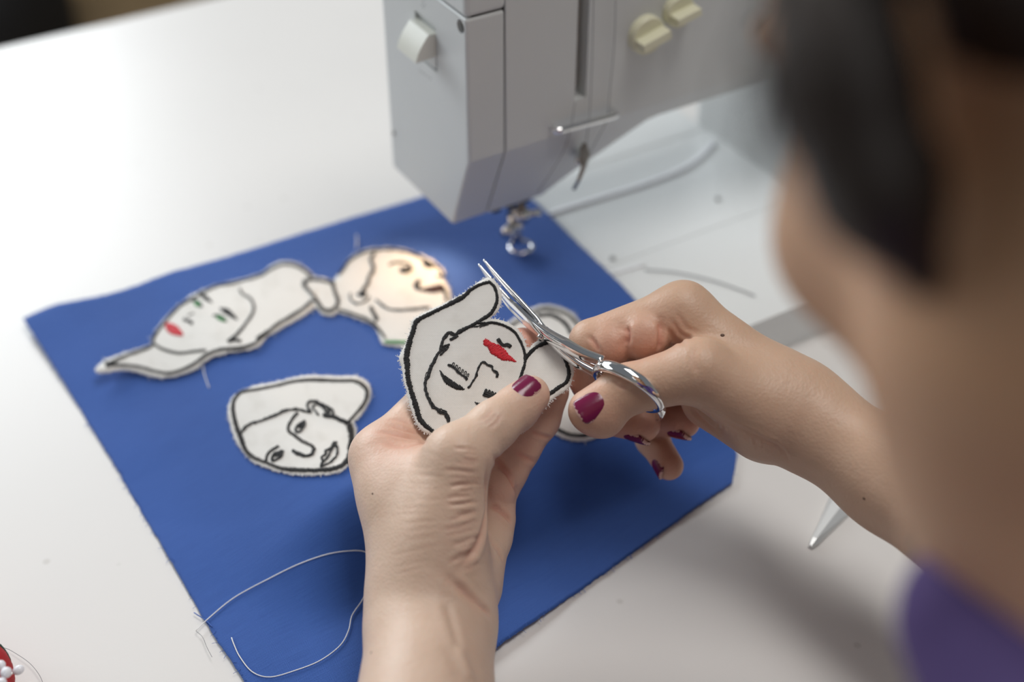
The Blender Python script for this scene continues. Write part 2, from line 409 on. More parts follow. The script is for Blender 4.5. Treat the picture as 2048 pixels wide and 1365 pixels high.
# side openings
sl0 = side(848, 28); sl1 = side(870, 140)         # lever slot corners (n grows to the back = left)
s_a = side(829, 20); s_b = side(871, 45); s_c = side(871, 145); s_d = side(832, 112)
nA, nB = float(s_b[1]), float(s_a[1]); zT, zBt = float(s_a[2]), float(s_c[2]) + 0.0005
scr = side(921, 53)
slotL = front(1158, 100); slotR = front(1176, 100); slotB = front(1157, 203)
sm0, sm1 = float(front(1150, 190)[0]), float(front(1172, 190)[0])
cl = []
bm = bmesh.new(); box_bm(bm, -0.003, 0.0016, nA, nB, zBt, zT); cl.append(cutter(bm))
bm = bmesh.new(); bmesh.ops.create_cone(bm, cap_ends=True, segments=24, radius1=0.0030, radius2=0.0030, depth=0.008,
    matrix=Matrix.Translation((0, scr[1], scr[2])) @ Matrix.Rotation(math.pi / 2, 4, 'Y')); cl.append(cutter(bm))
cover = shell('face_cover', 0.0, MSEAM - GAP, ZSEAM - GAP)
cut(cover, cl); bake(cover)
bm = bmesh.new(); zs = float(slotB[2]); r_ = (sm1 - sm0) / 2
box_bm(bm, sm0, sm1, -0.01, 0.018, zs + r_, ZTOP + 0.05)
bmesh.ops.create_cone(bm, cap_ends=True, segments=24, radius1=r_, radius2=r_, depth=0.028,
    matrix=Matrix.Translation(((sm0 + sm1) / 2, 0.004, zs + r_)) @ Matrix.Rotation(math.pi / 2, 4, 'X'))
me = bpy.data.meshes.new('x'); c2_bm = bmesh.new()
box_bm(c2_bm, sm0, sm1, -0.01, 0.018, zs + r_ * 0.3, ZTOP + 0.05); bm.free()
sc_ = cutter(c2_bm); cl.append(sc_)
panel = shell('front_panel', MSEAM + GAP, MEND, ZSEAM + 0.03, n=40)
cut(panel, [sc_]); bake(panel)
core = shell('core', 0.0036, MSEAM + 0.004, ZSEAM + 0.02, inset=0.0012, mat='machine_dark', bev=0)
bake(core)
top = shell('top_cover', 0.0, MSEAM + GAP * 3, ZTOP, ZSEAM + GAP); bake(top)
top2 = shell('arm_cover', MSEAM + GAP * 3, MEND, ZTOP, ZSEAM + 0.0302)
cut(top2, [sc_]); bake(top2)
bm = bmesh.new(); box_bm(bm, sm0 - 0.001, sm1 + 0.001, 0.0150, 0.0165, zs, ZTOP - 0.01)
from_bm('take_up_slot', bm, 'machine_dark', mach, local=True)
bm = bmesh.new(); box_bm(bm, sm1 - 0.003, sm1 - 0.0008, 0.006, 0.0155, zs + 0.004, ZTOP - 0.012)
from_bm('take_up_lever', bm, 'steel', mach, local=True)
for c in cl:
    me = c.data; bpy.data.objects.remove(c); bpy.data.meshes.remove(me)
# lever (cream wedge with a curved top) in the side slot
lev = MB(); ks = []
zt = zT - 0.0035; zl = float(side(845, 95)[2])
for t in np.linspace(0, 1, 9):
    z = zt + (zl - zt) * t; out = 0.0015 + 0.0085 * math.sin(min(1, t * 0.62 + 0.1) * math.pi * 0.62)
    ks.append((z, out))
prof = [(-o_, z) for z, o_ in ks] + [(0.0014, zl + 0.001), (0.0014, zt)]
y0, y1 = nA + 0.0006, nB - 0.0006
lev.add(*loft([np.array([(p[0], yy, p[1]) for p in prof]) for yy in (y0, y1)]))
lo = lev.build('lever', 'lever_cream', mach, local=True); bevel(lo, 0.0004, 2); bake(lo)
bm = bmesh.new(); box_bm(bm, -0.0001, 0.0012, nA + 0.001, nB - 0.0012, zBt + 0.0015, zl + 0.004)
from_bm('lever_track', bm, 'machine_grey', mach, local=True)
# screws, printed marks
def screw(n_, z_, x_=0.0006, r=0.0019):
    bm = bmesh.new(); bmesh.ops.create_cone(bm, cap_ends=True, segments=24, radius1=r, radius2=r * 0.9, depth=0.0012,
        matrix=Matrix.Translation((x_, n_, z_)) @ Matrix.Rotation(-math.pi / 2, 4, 'Y'))
    o = from_bm('screw', bm, 'steel', mach, local=True)
    bm = bmesh.new(); box_bm(bm, x_ - 0.0009, x_ - 0.0004, n_ - 0.0003, n_ + 0.0003, z_ - r * 0.85, z_ + r * 0.85)
    from_bm('screw_slot', bm, 'machine_dark', o, local=True)
screw(float(scr[1]), float(scr[2]), 0.0022, 0.0026)
s2 = side(789, 266); screw(float(s2[1]), float(s2[2]), 0.0001, 0.0012)
for k, (u, v) in enumerate([(840, 141), (845, 145), (850, 149), (856, 153), (861, 157)]):
    s = side(u, v); bm = bmesh.new(); box_bm(bm, -0.00008, 0.0002, s[1] - 0.0003, s[1] + 0.0003, s[2] - 0.0005, s[2] + 0.0004)
    from_bm('printed_mark', bm, 'print_grey', mach, local=True)
for k, (u, v) in enumerate([(846, 4), (844, 10), (850, 10), (847, 15)]):
    s = side(u, v); bm = bmesh.new(); box_bm(bm, -0.00008, 0.0002, s[1] - 0.0004, s[1] + 0.0004, s[2] - 0.00025, s[2] + 0.00025)
    from_bm('printed_mark', bm, 'print_grey', mach, local=True)
# thread guide bar
ga, gb = front(1115, 262, -0.004), front(1232, 230, -0.004)
vs_, fs = tube([ga + (0, 0.005, 0), ga + (-.0006, 0.0012, 0), ga, ga + (0.002, -0.0002, 0), gb - (0.002, 0.0002, 0), gb, gb + (.0006, 0.0012, 0), gb + (0, 0.005, 0)], 0.0017, 10)
pyd('thread_guide', vs_, fs, 'chrome', mach, True, True)
# threader lever: a bent metal plate hanging at the lower front
ta, tb, tc2 = front(1166, 292, -0.002), front(1172, 320, -0.006), front(1150, 374, -0.004)
w_ = np.array([0.0034, 0.0030, 0.0]); th = np.array([0.0006, -0.0006, 0.0])
secs = []
for p, k in ((ta, 0.7), (tb, 1.0), ((tb + tc2) / 2 + (0, -.001, 0), 1.2), (tc2, 0.6)):
    secs.append(np.array([p - w_ * k - th, p + w_ * k - th, p + w_ * k + th, p - w_ * k + th]))
vs_, fs = loft(secs); pyd('threader_lever', vs_, fs, 'dark_steel', mach, False, True)
th0 = front(1158, 318, 0.004); vs_, fs = tube([front(1160, 315, 0.006), front(1158, 322, -0.004)], 0.002, 12); pyd('threader_pivot', vs_, fs, 'steel', mach, True, True)
# dials on the arm front
for (u, v, r, a0) in ((1288, 66, 0.0088, 0.25), (1352, 18, 0.0075, 0.2)):
    c = front(u, v, 0.0)
    d = MB()
    an = np.arange(36) * 2 * math.pi / 36
    secs = [np.stack([c[0] + rr * np.cos(an), np.full(36, c[1] + yy), c[2] + rr * np.sin(an)], 1) for rr, yy in ((r, 0.002), (r, -0.0035), (r * 0.94, -0.0042), (r * 0.9, -0.0042))]
    vs_, fs = loft(secs); dial = pyd('dial', vs_, fs, 'dial_cream', mach, False, True)
    bm = bmesh.new(); box_bm(bm, -r * 0.86, r * 0.86, -0.0105, -0.0042, -r * 0.24, r * 0.24)
    bmesh.ops.transform(bm, matrix=Matrix.Translation(Vector(c)) @ Matrix.Rotation(-a0, 4, 'Y'), verts=bm.verts[:])
    o = from_bm('dial_grip', bm, 'dial_cream', dial, local=True); bevel(o, 0.0002, 2); bake(o)
# needle bar, clamp, presser bar and darning foot
nd = cloth_hit(np.array(1042.0), np.array(508.0)); ndm = to_m(nd); nx, ny, nz = ndm
def cyl(name, p0, p1, r, mat, par=mach, k=20, r2=None):
    vs_, fs = tube([p0, np.array(p0) * 0.5 + np.array(p1) * 0.5, p1], [r, r if r2 is None else (r + r2) / 2, r if r2 is None else r2], k); return pyd(name, vs_, fs, mat, par, True, True)
foot_z = nz + 0.004
cyl('presser_bar', (nx - 0.001, ny + 0.007, ZB - 0.002 + 0.02), (nx - 0.001, ny + 0.007, foot_z + 0.013), 0.0027, 'steel')
cyl('needle_bar', (nx, ny, ZB + 0.03), (nx, ny, foot_z + 0.020), 0.0024, 'steel')
clampo = cyl('needle_clamp', (nx, ny, foot_z + 0.0215), (nx, ny, foot_z + 0.0165), 0.0040, 'steel')
cyl('clamp_screw', (nx + 0.002, ny - 0.001, foot_z + 0.019), (nx + 0.009, ny - 0.003, foot_z + 0.019), 0.0018, 'steel', clampo)
cyl('needle', (nx, ny, foot_z + 0.017), (nx, ny, foot_z + 0.001), 0.0007, 'steel', r2=0.0003)
cyl('foot_shank', (nx - 0.001, ny + 0.0055, foot_z + 0.016), (nx - 0.0005, ny + 0.0045, foot_z + 0.001), 0.0028, 'steel')
cyl('thumb_screw', (nx - 0.003, ny + 0.004, foot_z + 0.011), (nx - 0.009, ny + 0.000, foot_z + 0.011), 0.0027, 'steel')
an = np.linspace(0, 2 * math.pi, 33)[:-1]; ring = np.stack([nx + 0.0055 * np.cos(an), ny + 0.0055 * np.sin(an), np.full(32, foot_z)], 1)
mb = MB(); secs = [ring[i] + np.array([[math.cos(an[i]) * 0.0012 * math.cos(a), math.sin(an[i]) * 0.0012 * math.cos(a), 0.0012 * math.sin(a)] for a in np.arange(8) * math.pi / 4]) for i in range(32)]
vs_, fs = loft(secs + [secs[0]], False); pyd('darning_foot', vs_, fs, 'chrome', mach, True, True)
for dx in (0.004, 0.012, 0.02):
    bm = bmesh.new(); box_bm(bm, M1 - 0.006 - dx, M1 - 0.002 - dx, DELTA + 0.002, DELTA + 0.010, ZB - 0.003, ZB + 0.002)
    from_bm('thread_hook', bm, 'machine_dark', mach, local=True)
# base: free arm, pillar, plinth (mostly under the cloth and behind the arm)
bm = bmesh.new(); box_bm(bm, 0.035, MPIL + 0.001, -0.0050, DN - 0.001, 0.0005, HX - 0.0006)
o = from_bm('free_arm', bm, 'machine_bed', mach, local=True); bevel(o, 0.0002, 2); bake(o)
bm = bmesh.new(); box_bm(bm, MPIL, MPIL + 0.10, -0.0045, DN + 0.012, 0.0005, ZTOP + 0.002)
o = from_bm('pillar', bm, 'machine_grey', mach, local=True); bevel(o, 0.006, 3); bake(o)
bm = bmesh.new(); box_bm(bm, 0.115, MPIL + 0.001, DN - 0.0005, DN + 0.09, 0.0005, HX - 0.0006)
o = from_bm('bed', bm, 'machine_bed', mach, local=True); bevel(o, 0.002, 2); bake(o)
# sewing lamp under the left of the head
lampz = ZB - 0.001
bm = bmesh.new(); bmesh.ops.create_uvsphere(bm, u_segments=16, v_segments=8, radius=0.005, matrix=Matrix.Translation((0.012, DN * 0.50, lampz + 0.003)) @ Matrix.Diagonal((1.4, 1, 0.7, 1)))
bulb = from_bm('lamp_bulb', bm, None, mach, True, True)
m, nt, b = newmat('bulb'); b.inputs['Emission Color'].default_value = (1, 0.72, 0.45, 1); b.inputs['Emission Strength'].default_value = 6; b.inputs['Base Color'].default_value = (1, .9, .8, 1)
bulb.data.materials.append(m)
ll = bpy.data.lights.new('sewing_lamp', 'SPOT'); ll.energy = 0.10; ll.color = (1.0, 0.66, 0.38); ll.spot_size = math.radians(135); ll.spot_blend = 0.9; ll.shadow_soft_size = 0.006
lo = bpy.data.objects.new('sewing_lamp', ll); C.objects.link(lo); lo.parent = mach; lo.location = (0.012, DN * 0.50, lampz - 0.004)
lo.rotation_euler = Vector(to_m(cloth_hit(np.array(800.0), np.array(585.0))) - (0.012, DN * 0.50, lampz - 0.004)).to_track_quat('-Z', 'Y').to_euler()

# extension table in front of and around the free arm
ext = empty('extension_table', F0 + MD * 0.1, ANG)
tag(ext, 'flat white extension table under the machine arm with small dark screw holes', 'extension table')
bm = bmesh.new(); n0 = NCREST - F0 @ ND
_ms = max(m_where(NCREST, 0.074), m_where(F0 @ ND - 0.005, 0.074)); print('ext start', _ms - F0 @ MD)
box_bm(bm, _ms - F0 @ MD - 0.1, 0.32, n0 + 0.0015, -0.0053, 0.0005, HX - 0.0006)
o = from_bm('top_plate', bm, 'machine_bed', ext, local=True); bevel(o, 0.0002, 2); bake(o)
for (u, v) in ((1225, 516), (1436, 397)):
    p = to_m(G(u, v, HX)) - (0.1, 0, 0)
    bm = bmesh.new(); bmesh.ops.create_cone(bm, cap_ends=True, segments=16, radius1=0.0016, radius2=0.0013, depth=0.0012, matrix=Matrix.Translation((p[0], p[1], HX - 0.0003)))
    on_bed = p[1] > -0.005
    if on_bed: bmesh.ops.translate(bm, vec=(0.1, 0, 0), verts=bm.verts[:])
    from_bm('screw_hole', bm, 'print_grey', mach if on_bed else ext, local=True)
# a narrow clear ridge along the bed joint
pts = smooth_path([to_m(G(u, v, HX)) - (0.1, 0, 0) for u, v in ((1080, 434), (1180, 402), (1290, 368), (1380, 330), (1430, 285))], 30)
tn_ = np.gradient(pts, axis=0); tn_ /= np.linalg.norm(tn_, axis=1)[:, None]; sd_ = np.stack([-tn_[:, 1], tn_[:, 0], 0 * tn_[:, 0]], 1)
vs_, fs = loft([np.array([p_ - s_ * .0019 + (0, 0, -.0006), p_ - s_ * .0012 + (0, 0, .0006), p_ + s_ * .0012 + (0, 0, .0006), p_ + s_ * .0019 + (0, 0, -.0006)]) for p_, s_ in zip(pts, sd_)]); pyd('ridge', vs_ + (0.1, 0, 0), fs, 'clear_strip', mach, True, True)
pts = smooth_path([to_m(G(u, v, HX)) - (0.1, 0, 0) for u, v in ((1225, 548), (1290, 528))], 6)
vs_, fs = tube(pts + (0, 0, -.0004), 0.0008, 6); pyd('ridge', vs_, fs, 'clear_strip', ext, True, True)

# ------------------------------------------------------------------ blue cloth
E_T = [(50, 650), (100, 625), (150, 608), (300, 561), (450, 515), (600, 468), (720, 431), (840, 395), (925, 370), (1005, 345)]
E_R = [(1005, 345), (1060, 395), (1160, 490), (1260, 588), (1330, 668), (1385, 745), (1440, 835), (1472, 900), (1465, 966)]
E_B = [(611, 1562), (800, 1430), (985, 1300), (1150, 1188), (1300, 1082), (1400, 1010), (1465, 966)]
E_L = [(50, 650), (130, 770), (210, 900), (275, 1010), (340, 1120), (400, 1225), (440, 1290), (490, 1365), (611, 1562)]
def edge_world(e, n):
    e = np.array(e, float); p = cloth_hit(e[:, 0], e[:, 1])[:, :2]; return smooth_path(p, n)
NU, NV = 150, 130
eT, eB = edge_world(E_T, NU), edge_world(E_B, NU); eL, eR = edge_world(E_L, NV), edge_world(E_R, NV)
s = np.linspace(0, 1, NU)[:, None, None]; t = np.linspace(0, 1, NV)[None, :, None]
jag = lambda e: e + rng.normal(0, 0.00012, e.shape)
eT, eB, eL, eR = jag(eT), jag(eB), jag(eL), jag(eR)
XY = (1 - t) * eT[:, None] + t * eB[:, None] + (1 - s) * eL[None] + s * eR[None] - ((1 - s) * (1 - t) * eT[0] + s * (1 - t) * eT[-1] + (1 - s) * t * eB[0] + s * t * eB[-1])
Z = cloth_h(XY)
lift = 0.004 * np.exp(-((XY[..., 0] - eT[0, 0]) ** 2 + (XY[..., 1] - eT[0, 1]) ** 2) / 0.03 ** 2)
Zc = Z + lift
vs_ = np.concatenate([np.dstack([XY, Zc]).reshape(-1, 3), np.dstack([XY, Zc - 0.0005]).reshape(-1, 3)])
idx = np.arange(NU * NV).reshape(NU, NV); fs = []
q = np.stack([idx[:-1, :-1], idx[:-1, 1:], idx[1:, 1:], idx[1:, :-1]], -1).reshape(-1, 4)
fs = [tuple(x) for x in q] + [tuple(x[::-1] + NU * NV) for x in q]
rim = np.concatenate([idx[:, 0], idx[-1, 1:], idx[-2::-1, -1], idx[0, -2:0:-1]])
for i in range(len(rim)):
    a, b = rim[i], rim[(i + 1) % len(rim)]; fs.append((a, b, b + NU * NV, a + NU * NV))
cloth = pyd('blue_cloth', vs_, fs, 'fabric_blue', None, True)
uvl = cloth.data.uv_layers.new(name='UVMap')
uvp = np.stack([np.broadcast_to(s[..., 0], (NU, NV)) * plen(eT), np.broadcast_to(t[..., 0], (NU, NV)) * plen(eL)], -1).reshape(-1, 2)
uvp = np.concatenate([uvp, uvp])
li = np.zeros(len(cloth.data.loops), int); cloth.data.loops.foreach_get('vertex_index', li)
uvl.data.foreach_set('uv', uvp[li].ravel())
tag(cloth, 'royal blue woven cloth lying creased over the white table under the patches', 'cloth')
# frayed threads at its edges
fr = MB()
for e, cnt in ((eL, 90), (eB, 70), (eT, 50), (eR, 40)):
    tn = np.gradient(e, axis=0)
    for i in rng.integers(2, len(e) - 2, cnt):
        p = np.r_[e[i], 0]; p[2] = cloth_h(p[:2]); d = nrm(np.r_[tn[i], 0]); o_ = np.cross(d, (0, 0, 1.0)) * rng.choice([-1, 1])
        L = rng.uniform(0.0006, 0.0022); q_ = p + d * rng.uniform(-.8, .8) * L + o_ * L
        q_[2] = max(0.0005, cloth_h(q_[:2]) - 0.0003 if False else p[2] - 0.0003)
        fr.add(*tube([p, (p + q_) / 2 + (0, 0, 0.0003), q_], 0.00009, 4))
o = fr.build('frayed_edge', 'thread_blue', cloth); tag(o, kind='stuff')
long = smooth_path([cloth_hit(np.array(float(u)), np.array(float(v)), 0.0006) for u, v in ((425, 1255), (410, 1240), (397, 1232), (388, 1226))], 12)
vs_, fs = tube(long, 0.00022, 5); pyd('loose_thread', vs_, fs, 'thread_blue', cloth, True)

# ------------------------------------------------------------------ embroidered patches
def cdt_patch(poly, step):
    """poly (k,2): triangulated with an inner grid"""
    poly = np.asarray(poly); lo, hi = poly.min(0), poly.max(0)
    gx, gy = np.meshgrid(np.arange(lo[0], hi[0], step), np.arange(lo[1], hi[1], step)); g = np.stack([gx.ravel(), gy.ravel()], 1)
    x, y = g[:, 0], g[:, 1]; ins = np.zeros(len(g), bool); dmin = np.full(len(g), 1e9)
    for i in range(len(poly)):
        a, b = poly[i], poly[(i + 1) % len(poly)]
        c = (a[1] > y) != (b[1] > y)
        with np.errstate(divide='ignore', invalid='ignore'):
            ins ^= c & (x < (b[0] - a[0]) * (y - a[1]) / (b[1] - a[1] + 1e-15) + a[0])
        ab = b - a; tt = np.clip(((g - a) @ ab) / (ab @ ab + 1e-15), 0, 1); dmin = np.minimum(dmin, np.linalg.norm(g - a - tt[:, None] * ab, axis=1))
    g = g[ins & (dmin > step * 0.5)]
    pts = [Vector(p) for p in poly] + [Vector(p) for p in g]
    n = len(poly)
    res = geometry.delaunay_2d_cdt(pts, [(i, (i + 1) % n) for i in range(n)], [list(range(n))], 1, 1e-7)
    return np.array([tuple(v) for v in res[0]]), [tuple(f) for f in res[2]]
class Patch:
    """surf(u,v arrays) -> points of the top face (world); nrmf -> outward unit normal"""
    def __init__(s, name, label, surf, normal, zoom, mm):
        s.surf, s.n = surf, np.asarray(normal, float); s.zo = zoom; s.mm = mm      # mm: pixels per mm for stitch sizes
        s.label = label; s.name = name
    def px(s, pts): o, k = s.zo[:2], s.zo[2]; return np.array(pts, float) / k + np.array(o)
    def fabric(s, outline, step=9.0, jagged=1.0, grow=0.0):
        p = s.px(outline); p = smooth_path(np.vstack([p, p[:1]]), 220)[:-1]
        tq = np.gradient(p, axis=0); tq /= np.linalg.norm(tq, axis=1)[:, None] + 1e-9; p = p + np.stack([tq[:, 1], -tq[:, 0]], 1) * s.orient * grow
        p = p + rng.normal(0, 0.35 * jagged, p.shape)
        s.out = p
        v2, f = cdt_patch(p, step)
        top = s.surf(v2[:, 0], v2[:, 1]); k = len(v2)
        s.root = empty(s.name, top.mean(0)); tag(s.root, s.label, 'patch', 'embroidered face patches')
        vs_ = np.concatenate([top, top - s.n * 0.0007])
        fs = [tuple(x) for x in f] + [tuple(i + k for i in x[::-1]) for x in f]
        ecount = {}
        for x in f:
            for a, b in zip(x, x[1:] + x[:1]): ecount[(a, b)] = 1
        for (a, b) in list(ecount):
            if (b, a) not in ecount: fs.append((b, a, a + k, b + k))
        me = bpy.data.meshes.new('fabric'); me.from_pydata([tuple(x) for x in vs_], [], fs); me.update()
        uvl = me.uv_layers.new(name='UVMap'); li = np.zeros(len(me.loops), int); me.loops.foreach_get('vertex_index', li)
        uvv = np.concatenate([v2, v2]) / s.mm * 0.001
        uvl.data.foreach_set('uv', uvv[li].ravel())
        o = link('fabric', me, 'fabric_white', s.root, True)
        # frayed white fibres round the rim
        fr = MB(); tn = np.gradient(p, axis=0)
        for i in rng.integers(0, len(p), 620):
            d = tn[i] / (np.linalg.norm(tn[i]) + 1e-9); no = np.array([d[1], -d[0]])
            L = rng.uniform(0.25, 1.1) * s.mm * (2.2 if rng.random() < 0.06 else 1)
            a = p[i] - no * 1.0; side_ = rng.choice([-1.0, 1.0], p=[0.15, 0.85]) * s.orient
            b = p[i] + side_ * no * L * 0.8 + d * rng.uniform(-.6, .6) * L; c = (a + b) / 2 + rng.normal(0, 0.6, 2)
            w = s.surf(np.array([a[0], c[0], b[0]]), np.array([a[1], c[1], b[1]])) - s.n * 0.0003
            w = w + s.n[None] * np.array([0, rng.uniform(0, .0002), rng.uniform(-.0002, .0003)])[:, None]
            fr.add(*tube(w, 0.00009, 4))
        tag(fr.build('frayed_rim', 'thread_white', s.root), kind='stuff')
    orient = 1.0
    wscale = 1.0
    def satin(s, pts, width, mb, spacing=0.33, jit=0.25):
        """dense cross stitches along a path; width in mm (scalar or list)"""
        p = s.px(pts); L = plen(p) / s.mm; n = max(3, int(L / spacing)); q = smooth_path(p, n)
        w = np.interp(np.linspace(0, 1, n), np.linspace(0, 1, len(np.atleast_1d(width))), np.atleast_1d(width)) * s.mm * 0.5 * s.wscale
        d = np.gradient(q, axis=0); d /= np.linalg.norm(d, axis=1)[:, None] + 1e-9; no = np.stack([-d[:, 1], d[:, 0]], 1)
        wob = np.convolve(rng.normal(0, 1, n + 20), np.ones(9) / 9, 'same')[10:10 + n]
        a = q - no * (w * (1 + jit * rng.uniform(-1, 1, n) + 0.25 * wob))[:, None] - d * 0.15 * s.mm
        b = q + no * (w * (1 + jit * rng.uniform(-1, 1, n) + 0.25 * wob))[:, None] + d * 0.15 * s.mm
        A, B, Mi = s.surf(a[:, 0], a[:, 1]), s.surf(b[:, 0], b[:, 1]), s.surf(q[:, 0], q[:, 1])
        r = 0.00021
        for i in range(n):
            h = 0.00030 + rng.uniform(0, 0.00012)
            pts3 = [A[i] - s.n * 0.00005, A[i] * .7 + Mi[i] * .3 + s.n * h, B[i] * .7 + Mi[i] * .3 + s.n * h, B[i] - s.n * 0.00005]
            mb.add(*tube(pts3, r, 5))
    def line(s, pts, mb, r=0.30, passes=2, wob=0.35, knots=True):
        """machine running stitch: threads wandering along a path; r in mm"""
        p = s.px(pts)
        for k in range(passes):
            n = max(6, int(plen(p) / s.mm / 0.45)); q = smooth_path(p, n)
            w = np.convolve(rng.normal(0, 1, (n + 12)), np.ones(3) / 3, 'same')[6:6 + n] * wob * s.mm * 0.6
            d = np.gradient(q, axis=0); d /= np.linalg.norm(d, axis=1)[:, None] + 1e-9; no = np.stack([-d[:, 1], d[:, 0]], 1)
            q = q + no * (w + (k - (passes - 1) / 2) * r * 0.9 * s.mm)[:, None]
            h = 0.00012 + 0.00016 * (np.arange(n) % 3 != 0)
            mb.add(*tube(s.surf(q[:, 0], q[:, 1]) + s.n * h[:, None], r * 0.001 * (0.85 + 0.3 * rng.random(n)), 6))
    def fill(s, poly, mb, ang=0.0, spacing=0.28, r=0.20, over=True):
        p = s.px(poly); p = smooth_path(np.vstack([p, p[:1]]), 80)[:-1]
        ca, sa = math.cos(ang), math.sin(ang); R = np.array([[ca, sa], [-sa, ca]]); pr = p @ R.T
        for y in np.arange(pr[:, 1].min(), pr[:, 1].max(), spacing * s.mm):
            xs = []
            for i in range(len(pr)):
                a, b = pr[i], pr[(i + 1) % len(pr)]
                if (a[1] > y) != (b[1] > y): xs.append(a[0] + (y - a[1]) / (b[1] - a[1]) * (b[0] - a[0]))
            xs.sort()
            for x0, x1 in zip(xs[::2], xs[1::2]):
                x0 += rng.normal(0, 0.1) * s.mm; x1 += rng.normal(0, 0.1) * s.mm
                n = max(3, int((x1 - x0) / s.mm / 0.8) + 2); xx = np.linspace(x0, x1, n); yy = y + rng.normal(0, 0.06, n) * s.mm
                q = np.stack([xx, yy], 1) @ R
                h = 0.00018 + 0.00016 * rng.random(n); h[0] = h[-1] = 0
                mb.add(*tube(s.surf(q[:, 0], q[:, 1]) + s.n * h[:, None], r * 0.001, 5))

# the patch held in the hand: a slightly curved sheet facing the camera
HD = 0.4965
def held_surf(u, v, off=0.0):
    u = np.asarray(u, float); v = np.asarray(v, float)
    x = (u - 970) / 170.0; y = (v - 730) / 170.0
    d = HD + 0.0022 * x * x - 0.0012 * x - 0.0100 * y + 0.0006 * np.sin(4 * x + 3 * y)
    return CAM + d[..., None] * rays(u, v)
HN = nrm(V(0.0, 0.30, 1.0))
held = Patch('embroidered_patch', 'white face patch with closed eyes and red lips held between the fingers', held_surf, HN, (780, 540, 4.016), 5.32)
held.orient = 1.0; held.wscale = 0.74
held.fabric([(80, 705), (112, 640), (150, 560), (180, 460), (198, 402), (330, 330), (480, 258), (620, 183), (715, 110), (798, 74), (845, 110), (882, 180), (886, 225), (862, 315), (785, 398), (880, 412), (965, 448), (1025, 492), (1072, 570), (1102, 648), (1180, 588), (1258, 560), (1322, 570), (1374, 622), (1432, 720), (1462, 830), (1432, 930), (1372, 980), (1300, 1030), (1242, 1090), (1192, 1150), (1110, 1250), (980, 1330), (800, 1400), (620, 1400), (450, 1360), (330, 1312), (250, 1270), (190, 1150), (150, 1000), (120, 880), (108, 800)], 8, 1.5, 3.0)
bk = MB()
held.satin([(345, 1300), (250, 1215), (212, 1110), (172, 980), (142, 850), (140, 760)], [1.7, 2.3, 2.2, 2.2], bk)
held.satin([(140, 770), (132, 700), (150, 610), (182, 500), (208, 418)], [2.2, 2.7, 2.3, 1.8], bk)
held.satin([(205, 420), (265, 380), (400, 315), (500, 265), (590, 215), (650, 160), (720, 120), (800, 97)], [1.9, 1.7, 1.9, 1.5, 1.2], bk)
held.satin([(800, 97), (840, 140), (860, 210), (855, 270), (810, 350), (730, 405), (640, 455), (550, 502)], [1.0, 1.3, 1.5, 1.5, 1.7], bk)
held.satin([(700, 425), (760, 430), (830, 425), (920, 450), (1000, 500), (1050, 580), (1080, 660), (1085, 740), (1060, 830), (1030, 920)], [1.2, 1.0, 1.0, 1.1, 1.3], bk)
held.satin([(1085, 715), (1150, 642), (1230, 594), (1300, 590), (1360, 645), (1410, 730), (1438, 830), (1418, 900), (1350, 950), (1270, 1010), (1210, 1080), (1150, 1160), (1090, 1235)], [1.5, 1.7, 1.6, 1.5, 1.9, 2.0], bk)
held.build = None
tag(bk.build('outline_stitching', 'thread_black', held.root, True), 'black satin stitched outline', kind='stuff')
bk = MB()
held.line([(560, 498), (520, 520), (470, 505), (430, 560), (412, 620), (400, 660), (350, 740), (308, 850), (285, 930), (300, 1010), (340, 1090), (400, 1140), (452, 1160), (472, 1235)], bk, 0.33, 3, 0.4)
held.line([(345, 760), (295, 850), (285, 900), (300, 870)], bk, 0.16, 2, 0.8)
held.line([(545, 528), (515, 548), (485, 566)], bk, 0.35, 2)
held.line([(480, 600), (440, 612), (412, 655), (450, 630), (405, 690), (470, 615), (415, 640)], bk, 0.24, 2)
held.line([(310, 1030), (370, 1110), (440, 1130), (460, 1150), (430, 1160), (470, 1220)], bk, 0.2, 1, 0.8)
held.line([(600, 470), (700, 450), (790, 440), (720, 460)], bk, 0.18, 2, 0.6)
held.line([(465, 765), (500, 775), (540, 815), (580, 850), (620, 885)], bk, 0.30, 2)
for (x, y) in ((500, 780), (525, 800), (548, 818), (572, 835), (596, 850), (618, 868)):
    held.line([(x, y), (x + 4, y - 30), (x + 18, y - 32), (x + 14, y - 6)], bk, 0.17, 1, 0.15)
held.line([(630, 952), (680, 880), (702, 820), (720, 772), (745, 742), (790, 765), (822, 778), (828, 805), (858, 832), (862, 866)], bk, 0.30, 2, 0.4)
held.line([(755, 990), (800, 1012), (860, 1042)], bk, 0.45, 3)
for (x, y) in ((765, 992), (790, 1000), (815, 1010), (840, 1022), (858, 1030)):
    held.line([(x, y), (x + 2, y - 30), (x + 14, y - 28), (x + 12, y)], bk, 0.26, 1, 0.15)
held.line([(868, 556), (885, 585), (912, 606), (942, 604), (970, 622)], bk, 0.42, 2, 0.3)
held.fill([(400, 808), (440, 850), (520, 905), (598, 962), (540, 962), (470, 930), (428, 885), (408, 840)], bk, 0.9)
held.fill([(678, 1062), (760, 1085), (800, 1120), (725, 1130), (705, 1095)], bk, 0.9)
tag(bk.build('line_stitching', 'thread_black', held.root, True), 'black stitched facial features', kind='stuff')
rd = MB()
held.fill([(750, 575), (770, 555), (800, 575), (870, 605), (920, 640), (960, 690), (1015, 740), (960, 730), (900, 725), (850, 695), (810, 670), (790, 630), (755, 600)], rd, -0.6)
held.line([(840, 640), (900, 665), (950, 700)], rd, 0.2, 2)
tag(rd.build('red_lips', 'thread_red', held.root, True), 'red stitched lips', kind='stuff')

